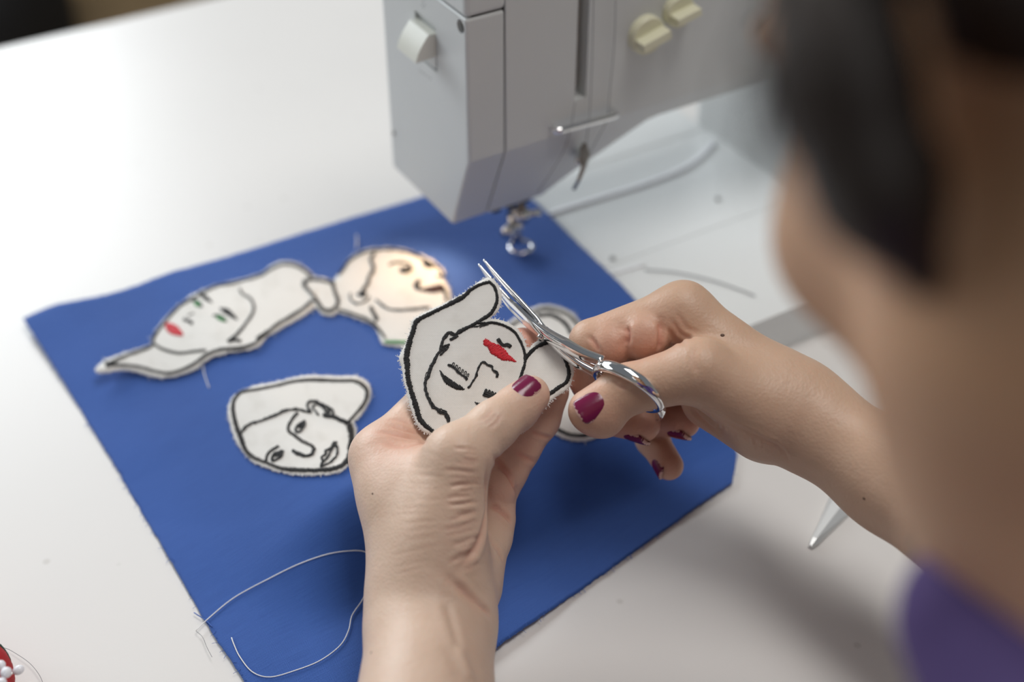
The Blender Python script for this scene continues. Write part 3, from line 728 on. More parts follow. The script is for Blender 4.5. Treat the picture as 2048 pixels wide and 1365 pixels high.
def table_surf(lift=0.0012, curl=None):
    def f(u, v):
        u = np.asarray(u, float); v = np.asarray(v, float)
        p = cloth_hit(u, v, lift)
        if curl is not None: p = p + np.array([0, 0, 1.0]) * curl(u, v)[..., None]
        return p
    return f
ZN = (0, 0, 1.0)
def build_table_patch(name, label, zoom, mm, outline, satins, lines, fills, curl=None):
    pt = Patch(name, label, table_surf(0.0013, curl), ZN, zoom, mm)
    pt.wscale = 1.3
    pt.fabric(outline, 12, 1.0)
    bk = MB()
    for pts, w in satins: pt.satin(pts, w, bk, 0.5)
    tag(bk.build('outline_stitching', 'thread_black', pt.root, True), kind='stuff')
    if lines:
        bk = MB()
        for pts, r in lines: pt.line(pts, bk, r * 1.25, 2)
        tag(bk.build('line_stitching', 'thread_black', pt.root, True), kind='stuff')
    for nm, mat, polys, lns in fills:
        mb = MB()
        for pg in polys:
            pg = np.array(pg, float); pg = pg.mean(0) + (pg - pg.mean(0)) * (1.4 if nm in ('brows', 'green_eyes') else 1.0)
            pt.fill(pg, mb, 0.4, 0.4, 0.3)
        for pts, r in lns: pt.line(pts, mb, r, 2)
        tag(mb.build(nm, mat, pt.root, True), kind='stuff')
    return pt
# A: long-haired face with green eyes, its pointed end curling up
def curlA(u, v): return 0.006 * np.clip((330 - u) / 140.0, 0, 1) ** 1.5 + 0.0008 * np.clip((v - 640) / 60, 0, 1)
build_table_patch('embroidered_patch', 'white patch of a long-necked face with green eyes and red lips at the left', (180, 490, 3.938), 4.45,
    [(60, 1070), (130, 980), (270, 900), (480, 800), (490, 740), (560, 620), (650, 520), (780, 410), (900, 350), (1000, 315), (1130, 285), (1340, 225), (1440, 155), (1530, 130), (1640, 148), (1740, 225), (1775, 300), (1795, 400), (1770, 480), (1700, 540), (1600, 600), (1480, 670), (1400, 720), (1340, 790), (1260, 830), (1130, 850), (1000, 880), (900, 930), (820, 990), (650, 1045), (520, 1050), (400, 1030), (280, 1020), (170, 1060), (90, 1080)],
    [([(150, 1012), (280, 992), (400, 990), (520, 1012), (640, 1022), (760, 982), (850, 930), (930, 872), (1040, 835), (1180, 826), (1290, 790), (1350, 740), (1400, 695), (1480, 625), (1560, 578), (1680, 500), (1750, 440)], [1.1, 0.9, 1.2, 1.0]),
     ([(150, 1008), (300, 912), (490, 812), (502, 750), (560, 650), (700, 490), (870, 388), (1000, 325), (1130, 302), (1340, 242), (1440, 182), (1530, 152), (1640, 172), (1745, 250)], [1.1, 0.8, 0.8, 0.9]),
     ([(1180, 350), (1205, 390), (1262, 422), (1290, 480), (1280, 540), (1230, 620), (1160, 710), (1090, 770)], [0.6, 1.0, 1.2]),
     ([(500, 792), (580, 835), (700, 865), (800, 855), (910, 842)], [0.9, 0.7]),
     ([(140, 1012), (180, 1000), (210, 990)], [2.2, 1.2])],
    [([(1090, 770), (1140, 760), (1190, 768)], 0.4), ([(740, 585), (760, 600), (785, 600), (802, 628)], 0.4), ([(820, 540), (770, 560)], 0.15), ([(970, 560), (1020, 560), (1075, 605)], 0.3), ([(800, 440), (850, 450), (880, 490)], 0.3), ([(1320, 750), (1400, 690)], 0.5)],
    [('brows', 'thread_black', [[(868, 378), (900, 395), (945, 440), (915, 435), (880, 405)], [(1035, 508), (1090, 518), (1140, 575), (1100, 560), (1060, 535)]], []),
     ('green_eyes', 'thread_green', [[(825, 455), (855, 450), (872, 480), (840, 480)], [(1000, 565), (1040, 568), (1065, 600), (1020, 590)]], []),
     ('red_lips', 'thread_red', [[(588, 632), (620, 615), (690, 650), (735, 718), (680, 720), (615, 690)]], [])], curlA)
# B: face in profile with a hair bun, lit by the sewing lamp
build_table_patch('embroidered_patch', 'lamp-lit patch of a bearded-free profile with hair bun beside the machine needle'.replace('bearded-free ', ''), (640, 480, 5.689), 4.25,
    [(-205, 490), (-120, 420), (0, 425), (90, 445), (150, 470), (250, 330), (350, 200), (480, 125), (640, 92), (880, 92), (1080, 148), (1250, 218), (1360, 300), (1418, 380), (1402, 440), (1462, 530), (1492, 640), (1482, 720), (1440, 830), (1300, 950), (1120, 1100), (1000, 1212), (850, 1200), (720, 1185), (688, 1130), (640, 1010), (560, 940), (430, 890), (230, 820), (130, 852), (40, 842), (-60, 750), (-130, 640), (-190, 560)],
    [([(160, 490), (60, 470), (-60, 450), (-165, 470), (-178, 520), (-100, 605), (-20, 720), (30, 790), (110, 805), (190, 755), (203, 680), (165, 580), (145, 500)], [1.3, 1.3]),
     ([(210, 792), (300, 822), (430, 862), (560, 922), (640, 985), (740, 1115)], [0.5, 0.8, 0.8]),
     ([(575, 765), (615, 845), (650, 920)], [1.2, 1.6]),
     ([(1375, 520), (1425, 600), (1440, 700)], [1.4, 1.0])],
    [([(215, 400), (330, 245), (470, 155), (640, 118), (880, 118), (1080, 170), (1200, 235), (1300, 285), (1375, 355), (1390, 420), (1330, 410)], 0.34), ([(620, 150), (580, 230), (612, 330), (562, 420), (542, 500), (500, 560), (470, 620), (510, 650)], 0.45),
     ([(340, 610), (350, 680), (420, 730), (520, 700), (560, 650)], 0.25), ([(430, 615), (480, 630), (520, 600)], 0.5), ([(640, 685), (700, 740), (780, 787), (900, 802), (1050, 790), (1250, 770)], 0.3), ([(920, 340), (980, 352), (1040, 318)], 0.8), ([(790, 290), (860, 258), (960, 262), (1030, 290)], 0.34), ([(1200, 245), (1225, 290), (1290, 300)], 0.8), ([(1130, 470), (1090, 510), (1125, 560)], 0.7)],
    [('brown_mouth', 'thread_brown', [[(1125, 568), (1250, 530), (1385, 510), (1410, 580), (1290, 605), (1180, 592)]], []),
     ('green_hem', 'thread_green', [[(740, 1150), (990, 1152), (985, 1180), (755, 1178)]], [])])
# C: face with a smooth cap
build_table_patch('embroidered_patch', 'white patch of a tilted open-eyed face under a smooth cap beside the left wrist', (430, 730, 5.688), 4.75,
    [(150, 480), (180, 400), (250, 325), (450, 243), (700, 198), (880, 150), (1080, 120), (1400, 130), (1600, 130), (1705, 180), (1772, 270), (1742, 420), (1655, 570), (1575, 650), (1605, 760), (1580, 900), (1565, 1050), (1500, 1150), (1400, 1215), (1200, 1240), (1000, 1245), (820, 1230), (640, 1180), (500, 1130), (380, 1050), (290, 940), (220, 820), (170, 660), (148, 560)],
    [([(215, 400), (202, 500), (222, 620), (260, 750), (310, 870), (335, 950), (400, 1030), (490, 1080), (600, 1122), (750, 1180), (900, 1197), (1100, 1202), (1300, 1192), (1430, 1152), (1520, 1080), (1542, 1000), (1552, 880), (1550, 760), (1512, 660)], [1.0, 1.5, 1.2, 1.0, 1.3, 1.3, 2.0, 2.2]),
     ([(215, 400), (300, 312), (470, 282), (700, 237), (900, 188), (1100, 172), (1400, 182), (1580, 182), (1680, 232), (1732, 312), (1702, 430), (1602, 560), (1520, 650)], [0.9, 0.8, 1.1, 1.3, 0.6]),
     ([(935, 550), (880, 620), (836, 700), (840, 760), (900, 800), (960, 850), (1030, 890), (1100, 922), (1130, 962)], [0.9, 0.9, 1.1]),
     ([(720, 930), (640, 980), (590, 1040), (580, 1105)], [0.8, 1.0])],
    [([(290, 800), (315, 750), (380, 690), (520, 640), (680, 580), (820, 520), (950, 515), (1080, 545), (1050, 470), (1080, 420), (1150, 425), (1240, 470), (1340, 520), (1345, 590)], 0.35), ([(1180, 580), (1120, 500), (1130, 460), (1200, 470), (1255, 520), (1270, 570), (1310, 540), (1240, 510)], 0.25), ([(1230, 578), (1350, 600), (1430, 632), (1500, 655)], 0.5),
     ([(1020, 640), (945, 690), (920, 740), (940, 772), (990, 742), (1018, 690), (1020, 640)], 0.32), ([(770, 980), (685, 1010), (650, 1070), (662, 1102), (720, 1072), (762, 1030), (770, 980)], 0.32), ([(880, 980), (960, 1020), (1040, 1040), (1100, 1030), (1112, 1000), (1132, 960)], 0.42),
     ([(1360, 880), (1310, 960), (1260, 980), (1258, 1020), (1210, 1060), (1230, 1100), (1205, 1162), (1300, 1122), (1372, 1050), (1392, 970), (1360, 880)], 0.3), ([(1345, 930), (1285, 1050), (1232, 1112)], 0.3)],
    [('pupils', 'thread_black', [[(950, 690), (1010, 650), (1010, 700), (960, 730)], [(680, 1020), (755, 985), (755, 1030), (690, 1050)], [(1340, 880), (1385, 880), (1380, 905), (1345, 910)]], [])])
# D: patch lying below the two hands
build_table_patch('embroidered_patch', 'white patch half hidden on the cloth between the two hands', (0, 0, 1.0), 4.5,
    [(1000, 658), (1040, 630), (1080, 611), (1115, 613), (1150, 632), (1190, 690), (1222, 760), (1232, 830), (1214, 864), (1165, 881), (1122, 873), (1092, 845), (1062, 780), (1032, 715), (1005, 685)],
    [([(1010, 660), (1045, 637), (1082, 619), (1112, 621), (1145, 639), (1182, 694), (1213, 762), (1222, 826), (1206, 856), (1165, 872), (1126, 865), (1100, 842), (1070, 780), (1040, 715), (1012, 682), (1010, 660)], [1.0, 1.0, 1.2, 1.4, 1.2]),
     ([(1045, 645), (1048, 620)], [0.8])],
    [([(1075, 632), (1105, 632), (1130, 648), (1142, 668)], 0.5)], [])

# ------------------------------------------------------------------ loose threads
def ground_thread(name, label, px, r, mat, lift=0.0004, n=80):
    on = smooth_path(px, n); w = cloth_hit(on[:, 0], on[:, 1], lift + r)
    vs_, fs = tube(w, r, 6); o = pyd(name, vs_, fs, mat, None, True); tag(o, label, 'thread'); return o
ground_thread('white_thread', 'long white thread looping over the blue cloth beside the left wrist',
    [(392, 1262), (420, 1235), (470, 1195), (540, 1157), (600, 1128), (660, 1108), (715, 1102), (742, 1110), (765, 1125), (770, 1140), (742, 1172), (722, 1205), (704, 1232), (697, 1262), (680, 1292), (640, 1322), (590, 1342), (540, 1355), (505, 1345), (480, 1315), (468, 1290), (463, 1276)], 0.00022, 'thread_white', n=160)
ground_thread('thread_scrap', 'short white thread scrap under the long-necked face patch', [(406, 728), (408, 745), (413, 762), (418, 776)], 0.00022, 'thread_white')
ground_thread('thread_scrap', 'faint white thread scrap at the upper edge of the blue cloth', [(713, 470), (714, 482), (713, 496)], 0.0003, 'thread_white')
ground_thread('grey_thread', 'fine grey thread end curling on the table left of the cloth', [(392, 1263), (405, 1275), (414, 1296), (424, 1315)], 0.00010, 'thread_grey')
ground_thread('grey_thread', 'fine grey thread arching round the red pincushion', [(-20, 1293), (10, 1297), (35, 1310), (60, 1328), (78, 1350), (88, 1372)], 0.00010, 'thread_grey')
def ext_thread(name, label, px, r, mat):
    on = smooth_path(px, 40); w = G(on[:, 0], on[:, 1], HX + r); vs_, fs = tube(w, r, 6); o = pyd(name, vs_, fs, mat, None, True); tag(o, label, 'thread')
ext_thread('grey_thread', 'grey thread lying on the white extension table above the right hand', [(1290, 540), (1350, 545), (1420, 560), (1480, 580), (1510, 592)], 0.0003, 'thread_grey')
# threads of the machine
mt = MB()
for pts in ([(1188, -40), (1186, 60), (1182, 180), (1178, 240), (1172, 290)], [(1232, -40), (1229, 80), (1220, 180), (1214, 238), (1196, 275), (1180, 305)], [(1150, 205), (1142, 255), (1128, 300), (1105, 340), (1075, 385)]):
    w = np.array([front(u, v, -0.003) for u, v in pts]); w = smooth_path(w, 24); mt.add(*tube(w, 0.00016, 5))
mt.build('upper_thread', 'thread_grey', mach, True, True)

# ------------------------------------------------------------------ scissors in the right hand
SW = nrm(V(-0.64 * 0.60, -0.77 * 0.60, -0.80))            # across the blades: away and to the lower left
spath = [(963, 523, .5110), (1000, 566, .5085), (1040, 608, .5035), (1085, 653, .4975), (1122, 684, .4930), (1160, 708, .4890), (1192, 722, .4865), (1206, 728, .4855)]
sp3 = smooth_path([P(*q) for q in spath], 50)
sciss = empty('embroidery_scissors', sp3[20]); tag(sciss, 'small chrome embroidery scissors in the right hand cutting along the patch edge', 'scissors')
tt = np.linspace(0, 1, 50)
def half(name_b, off, hw_, ht, nshift, ringc, first):
    """one half: blade and shank as one bar, then a ring"""
    tn = np.gradient(sp3, axis=0); secs = []
    for i in range(50):
        a = nrm(tn[i]); w = nrm(SW - a * (SW @ a)); n_ = np.cross(a, w)
        c = sp3[i] + w * np.interp(tt[i], *off) + n_ * nshift * np.interp(tt[i], [0, .5, .62, 1], [1, 1, .6, 0])
        W = np.interp(tt[i], *hw_); H = np.interp(tt[i], *ht)
        prof = []
        for an_ in np.arange(16) * 2 * math.pi / 16:
            cx, sx_ = math.cos(an_), math.sin(an_)
            prof.append(c + w * W * np.sign(cx) * abs(cx) ** 0.45 + n_ * H * np.sign(sx_) * abs(sx_) ** 0.45)
        secs.append(np.array(prof))
    vs_, fs = loft(secs); o = pyd('blade', vs_, fs, 'chrome', sciss, True)
    end = sp3[-1] + SW * off[1][-1]
    return o, end
mmm = 0.001
h1, e1 = half('b', ([0, .3, .5, .75, 1], [1.2 * mmm, 3.2 * mmm, 2.6 * mmm, -0.6 * mmm, -1.2 * mmm]), ([0, .1, .35, .5, .65, .8, 1], [.35 * mmm, 1.2 * mmm, 2.6 * mmm, 2.6 * mmm, 2.3 * mmm, 2.2 * mmm, 1.9 * mmm]), ([0, .1, .5, .6, .75, .9, 1], [.3 * mmm, .5 * mmm, 1.0 * mmm, 1.7 * mmm, 1.95 * mmm, 1.7 * mmm, 1.7 * mmm]), -0.0010, None, True)
h2, e2 = half('b', ([0, .3, .5, .75, 1], [-0.5 * mmm, 0.3 * mmm, 1.6 * mmm, 4.5 * mmm, 7.0 * mmm]), ([0, .1, .35, .5, .65, .8, 1], [.35 * mmm, 1.0 * mmm, 1.8 * mmm, 2.4 * mmm, 2.0 * mmm, 1.7 * mmm, 1.7 * mmm]), ([0, .1, .5, .7, 1], [.3 * mmm, .5 * mmm, .9 * mmm, 1.35 * mmm, 1.5 * mmm]), 0.0009, None, False)
def finger_ring(center, adir, wdir, A, B, start):
    n_ = np.cross(adir, wdir); an_ = np.linspace(0, 2 * math.pi, 65)[:-1]; secs = []
    for a in an_:
        c = center + adir * A * math.cos(a) + wdir * B * math.sin(a)
        rad = nrm(adir * math.cos(a) / A + wdir * math.sin(a) / B)
        secs.append(np.array([c + rad * 0.0015 * math.cos(b) + n_ * 0.0025 * math.sin(b) for b in np.arange(12) * math.pi / 6]))
    mb = MB(); mb.add(*loft(secs + [secs[0]], False))
    s0 = center - adir * A
    mb.add(*tube(smooth_path([start, start * .5 + s0 * .5 + wdir * 0.0, s0], 8), 0.0016, 10))
    return mb.build('finger_ring', 'chrome', sciss, True)
RC = P(1258, 774, .4815); RA = nrm(P(1328, 808, .479) - P(1192, 732, .484)); RW = nrm(V(-0.64 * 0.30, -0.77 * 0.30, -0.95)); RW = nrm(RW - RA * (RW @ RA))
finger_ring(RC, RA, RW, 0.0134, 0.0122, e1)
RC2 = RC + RW * 0.0275 + nrm(V(.3, .95, 0)) * 0.006
finger_ring(RC2, RA, RW, 0.0150, 0.0120, e2)
pv = P(1086, 668, .4985); vs_, fs = tube([pv - np.cross(RA, SW) * 0.003, pv, pv + np.cross(RA, SW) * 0.003], 0.0013, 14); pyd('pivot_screw', vs_, fs, 'steel', sciss, True)

# large shears lying on the table under the right forearm
def G0(u, v, z): return G(np.array(float(u)), np.array(float(v)), z)
tip = G0(1622, 1092, 0.002); far = G0(1708, 972, 0.003); sd = nrm((far - tip) * (1, 1, 0)); sn = np.cross((0, 0, 1.0), sd)
tool = empty('metal_tool', tip); tag(tool, 'silver pointed metal tool lying on the table under the right forearm', 'tool')
def tool_bar(st, name):
    secs = []
    for (d, s_, w0, z0, h) in st:
        c = tip + sd * d + sn * s_; c[2] = 0
        secs.append(np.array([c + sn * w0 * 1.0 + (0, 0, z0), c + sn * w0 * .75 + (0, 0, z0 + h), c - sn * w0 * .2 + (0, 0, z0 + h * 1.05), c - sn * w0 + (0, 0, z0 + h * .3), c - sn * w0 + (0, 0, z0)]))
    vs_, fs = loft(secs); o = pyd(name, vs_, fs, 'brushed_steel', tool, False); bevel(o, 0.0003, 2); bake(o); return o
tool_bar([(0, 0, .0010, .0008, .0012), (.004, 0, .0020, .0008, .0020), (.03, 0, .0054, .0008, .0030), (.06, .000, .0062, .0008, .0034), (.095, .0, .0045, .0008, .0030), (.100, .0, .003, .0008, .0022)], 'upper_blade')
tool_bar([(.001, .0005, .0008, .0001, .0006), (.03, .0008, .0054, .0001, .0006), (.06, .0008, .0062, .0001, .0006), (.100, 0, .003, .0001, .0006)], 'lower_blade')

# red pincushion with white-headed pins at the lower left corner
pc = G0(-120, 1452, 0.0); PR = float(np.linalg.norm(G0(20, 1342, 0.012)[:2] - pc[:2])) + 0.001
cush = empty('pincushion', pc); tag(cush, 'round red pincushion with white-headed pins at the lower left corner', 'pincushion')
an_ = np.arange(48) * 2 * math.pi / 48; secs = []
for ph in np.linspace(-1.25, 1.25, 13):
    rr = PR * math.cos(ph * 0.98) ** 0.55; z = 0.016 + 0.0155 * math.sin(ph) / math.sin(1.25)
    secs.append(np.stack([pc[0] + rr * np.cos(an_) * (1 - 0.02 * np.cos(6 * an_)), pc[1] + rr * np.sin(an_) * (1 - 0.02 * np.cos(6 * an_)), np.full(48, z)], 1))
vs_, fs = loft(secs); pyd('cushion', vs_, fs, 'cushion_red', cush, True)
for k in range(6):
    a = k * math.pi / 3 + 0.73
    pts = [pc + np.array([math.cos(a) * r, math.sin(a) * r, 0]) + (0, 0, z) for r, z in ((PR * .99, .006), (PR * 1.01, .014), (PR * .93, .024), (PR * .7, .0305), (PR * .3, .032))]
    vs_, fs = tube(smooth_path(pts, 14), 0.0008, 6); pyd('seam_cord', vs_, fs, 'cushion_green', cush, True)
for (u, v, z, du, dv, dz, s_, lb) in ((1, 1331, .030, -16, 10, -.008, 1, 'white-headed pin at the frame edge, uppermost in the red pincushion'), (12, 1346, .032, -22, 14, -.01, 1.15, 'white-headed pin with the largest head in the red pincushion'),
        (37, 1341, .022, -34, 18, -.002, 1, 'white-headed pin sticking out sideways over the pincushion rim'), (3, 1366, .033, -20, 12, -.01, 1, 'white-headed pin lowest in the red pincushion, cut by the frame')):
    h = G0(u, v, z); b_ = G0(u + du, v + dv, z + dz); d = nrm(h - b_)
    pin = empty('pin', b_); tag(pin, lb, 'pin', 'pins in the red pincushion')
    vs_, fs = tube([b_ - d * 0.004, b_, h], 0.0003, 6); pyd('shaft', vs_, fs, 'steel', pin, True)
    bm = bmesh.new(); bmesh.ops.create_uvsphere(bm, u_segments=14, v_segments=10, radius=0.0017 * s_)
    bmesh.ops.transform(bm, matrix=Matrix.Translation(Vector(h)) @ Vector(d).to_track_quat('Z', 'Y').to_matrix().to_4x4() @ Matrix.Diagonal((1, 1, 1.25, 1)), verts=bm.verts[:])
    from_bm('head', bm, 'pin_head', pin, True)
#PERSON
# ------------------------------------------------------------------ person: one continuous body grown from a distance field
def smin(a, b, k):
    h = np.clip(0.5 + 0.5 * (b - a) / k, 0, 1); return b + (a - b) * h - k * h * (1 - h)
def smax(a, b, k): return -smin(-a, -b, k)
def cone(p, a, b, r1, r2, ax=None, fl=1.0):
    """tapered capsule; ax/fl: squash the section along ax by fl (>1 is flatter)"""
    pa = p - a; ba = b - a; h = np.clip(pa @ ba / (ba @ ba), 0, 1)
    q = pa - h[:, None] * ba
    if ax is not None:
        q = q + ((q @ ax) * (fl - 1))[:, None] * ax
    return np.sqrt((q * q).sum(1)) - (r1 + (r2 - r1) * h)
def ell(p, c, r, R=None):
    q = p - c
    if R is not None: q = q @ R.T
    q = q / np.asarray(r); k0 = np.sqrt((q * q).sum(1)) + 1e-9; return (k0 - 1) * np.min(r) if False else k0 * (k0 - 1) / (np.sqrt(((q / np.asarray(r)) ** 2).sum(1)) + 1e-9)
def mesh_sdf(f, lo, hi, h, proj=2):
    lo = np.asarray(lo); hi = np.asarray(hi); K = 4
    nc = np.ceil((hi - lo) / (h * K)).astype(int) + 1
    cg = np.stack(np.meshgrid(*[lo[i] + np.arange(nc[i]) * h * K for i in range(3)], indexing='ij'), -1).reshape(-1, 3)
    cv = f(cg).reshape(nc)
    nf = (nc - 1) * K + 1
    near = np.abs(cv) < h * K * 1.9
    val = np.repeat(np.repeat(np.repeat(cv, K, 0), K, 1), K, 2)
    o = K // 2
    val = val[o:o + nf[0], o:o + nf[1], o:o + nf[2]]
    pad = [(0, nf[i] - val.shape[i]) for i in range(3)]
    val = np.pad(val, pad, mode='edge').astype(np.float32)
    act = np.repeat(np.repeat(np.repeat(near, K, 0), K, 1), K, 2)[o:o + nf[0], o:o + nf[1], o:o + nf[2]]
    act = np.pad(act, [(0, nf[i] - act.shape[i]) for i in range(3)], mode='edge')
    ii = np.argwhere(act)
    for s_ in range(0, len(ii), 200000):
        c = ii[s_:s_ + 200000]; val[c[:, 0], c[:, 1], c[:, 2]] = f(lo + c * h)
    ins = val < 0
    cnt = sum(ins[i:nf[0] - 1 + i, j:nf[1] - 1 + j, k:nf[2] - 1 + k].astype(np.int8) for i in (0, 1) for j in (0, 1) for k in (0, 1))
    cells = np.argwhere((cnt > 0) & (cnt < 8))
    cid = np.full(nf - 1, -1, np.int32); cid[tuple(cells.T)] = np.arange(len(cells))
    acc = np.zeros((len(cells), 3)); num = np.zeros(len(cells))
    cor = [(i, j, k) for i in (0, 1) for j in (0, 1) for k in (0, 1)]
    for a in cor:
        for ax in range(3):
            if a[ax]: continue
            b = list(a); b[ax] = 1
            va = val[tuple((cells + a).T)]; vb = val[tuple((cells + b).T)]; m_ = (va < 0) != (vb < 0)
            t_ = va / (va - vb + 1e-20); pnt = np.tile(np.array(a, float), (len(cells), 1)); pnt[:, ax] = t_
            acc[m_] += pnt[m_]; num[m_] += 1
    vs_ = lo + (cells + acc / num[:, None]) * h
    faces = []
    for ax in range(3):
        d = np.eye(3, dtype=int)[ax]; o1 = np.eye(3, dtype=int)[(ax + 1) % 3]; o2 = np.eye(3, dtype=int)[(ax + 2) % 3]
        sl0 = tuple(slice(0, nf[i] - d[i]) for i in range(3)); sl1 = tuple(slice(d[i], nf[i]) for i in range(3))
        e = np.argwhere(ins[sl0] != ins[sl1])
        ok = np.all((e - o1 - o2 >= 0) & (e < nf - 1), axis=1); e = e[ok]
        qd = np.stack([cid[tuple((e - o1 - o2).T)], cid[tuple((e - o2).T)], cid[tuple(e.T)], cid[tuple((e - o1).T)]], 1)
        fl = ~ins[tuple(e.T)]; qd[fl] = qd[fl][:, ::-1]
        faces.append(qd[(qd >= 0).all(1)])
    for _ in range(proj):
        g, v0 = grad(f, vs_, h * 0.5); vs_ = vs_ - np.clip(v0, -h, h)[:, None] * g
    return vs_, np.concatenate(faces)
def grad(f, p, e):
    v0 = f(p); g = np.stack([f(p + np.eye(3)[i] * e) - v0 for i in range(3)], 1) / e
    return g / (np.sqrt((g * g).sum(1))[:, None] + 1e-9), v0
mm = 0.001
def J(*a): return P(*a)
# ---- left hand
LW = J(862, 1238, .470); LE = np.array([-0.028, 0.055, 0.045]); LSH = np.array([0.070, 0.005, 0.205])
L = dict(
    thumb=[J(872, 1120, .464), J(915, 915, .4665), J(988, 851, .4745), J(1060, 791, .4845)],
    index=[J(764, 914, .4960), J(870, 796, .5120), J(962, 724, .5110), J(1046, 692, .5075)],
    middle=[J(985, 985, .512), J(1034, 896, .5125), J(1076, 838, .5125), J(1100, 785, .5120)],
    ring=[J(930, 940, .508), J(985, 885, .517), J(1030, 825, .521), J(1048, 775, .519)],
    pinky=[J(985, 1005, .506), J(1000, 935, .516), J(1012, 885, .521), J(1022, 855, .520)])
def chain(p, pts, rs, k=3 * mm, ax=None, fl=1.0):
    d = cone(p, pts[0], pts[1], rs[0], rs[1], ax, fl)
    for i in range(1, len(pts) - 1): d = smin(d, cone(p, pts[i], pts[i + 1], rs[i], rs[i + 1], ax, fl), k)
    return d
def f_left(p):
    # forearm, wrist
    arm = cone(p, LE, LW, 34 * mm, 21.5 * mm)
    pm = smin(arm, cone(p, LW, J(866, 1130, .474), 21.5 * mm, 20.5 * mm), 10 * mm)
    pm = smin(pm, cone(p, J(868, 1135, .466), L['thumb'][1], 15.5 * mm, 11.3 * mm), 7 * mm)            # thenar
    pm = smin(pm, cone(p, J(832, 1150, .474), L['index'][0], 15 * mm, 11 * mm), 10 * mm)               # index metacarpal
    pm = smin(pm, cone(p, J(875, 1150, .482), J(850, 925, .503), 16 * mm, 11 * mm), 10 * mm)
    pm = smin(pm, cone(p, J(905, 1160, .486), J(925, 950, .506), 15 * mm, 10 * mm), 8 * mm)
    pm = smin(pm, cone(p, J(935, 1165, .485), J(985, 1040, .502), 12.5 * mm, 8.3 * mm), 5 * mm)           # hypothenar
    pm = smin(pm, cone(p, J(975, 1075, .498), J(985, 1000, .506), 9 * mm, 8.6 * mm), 3 * mm)
    pm = smin(pm, cone(p, J(790, 958, .4865), J(880, 960, .4790), 11 * mm, 12 * mm), 12 * mm)
    pm = smin(pm, cone(p, J(815, 1010, .4790), J(870, 1060, .4700), 12 * mm, 13 * mm), 12 * mm)              # web of the thumb
    # fingers
    th = chain(p, L['thumb'][1:], [11.0 * mm, 8.4 * mm, 7.3 * mm], 4 * mm)
    th = smin(th, ell(p, J(1030, 822, .4835), (8.0 * mm, 8.0 * mm, 8.0 * mm)), 4 * mm)                     # pad
    d = smin(pm, th, 4.5 * mm)
    d = smin(d, cone(p, L['index'][0], L['index'][1], 10.6 * mm, 8.8 * mm), 7 * mm)
    d = smin(d, chain(p, L['index'][1:], [8.8 * mm, 7.8 * mm, 7.0 * mm]), 2 * mm)
    mi = chain(p, L['middle'], [9.5 * mm, 8.7 * mm, 8.3 * mm, 7.4 * mm], 2.5 * mm)
    mi = smin(mi, ell(p, J(1008, 940, .5095), (8.6 * mm,) * 3), 2.5 * mm)
    d = smin(d, mi, 1.6 * mm)
    d = smin(d, chain(p, L['ring'], [9.5 * mm, 8.3 * mm, 7.6 * mm, 7 * mm]), 2 * mm)
    d = smin(d, chain(p, L['pinky'], [8.4 * mm, 7.2 * mm, 6.4 * mm, 6 * mm]), 2 * mm)
    # pad at the root of the fingers
    d = smin(d, ell(p, J(988, 982, .5025), (8.2 * mm,) * 3), 1.5 * mm)
    return d
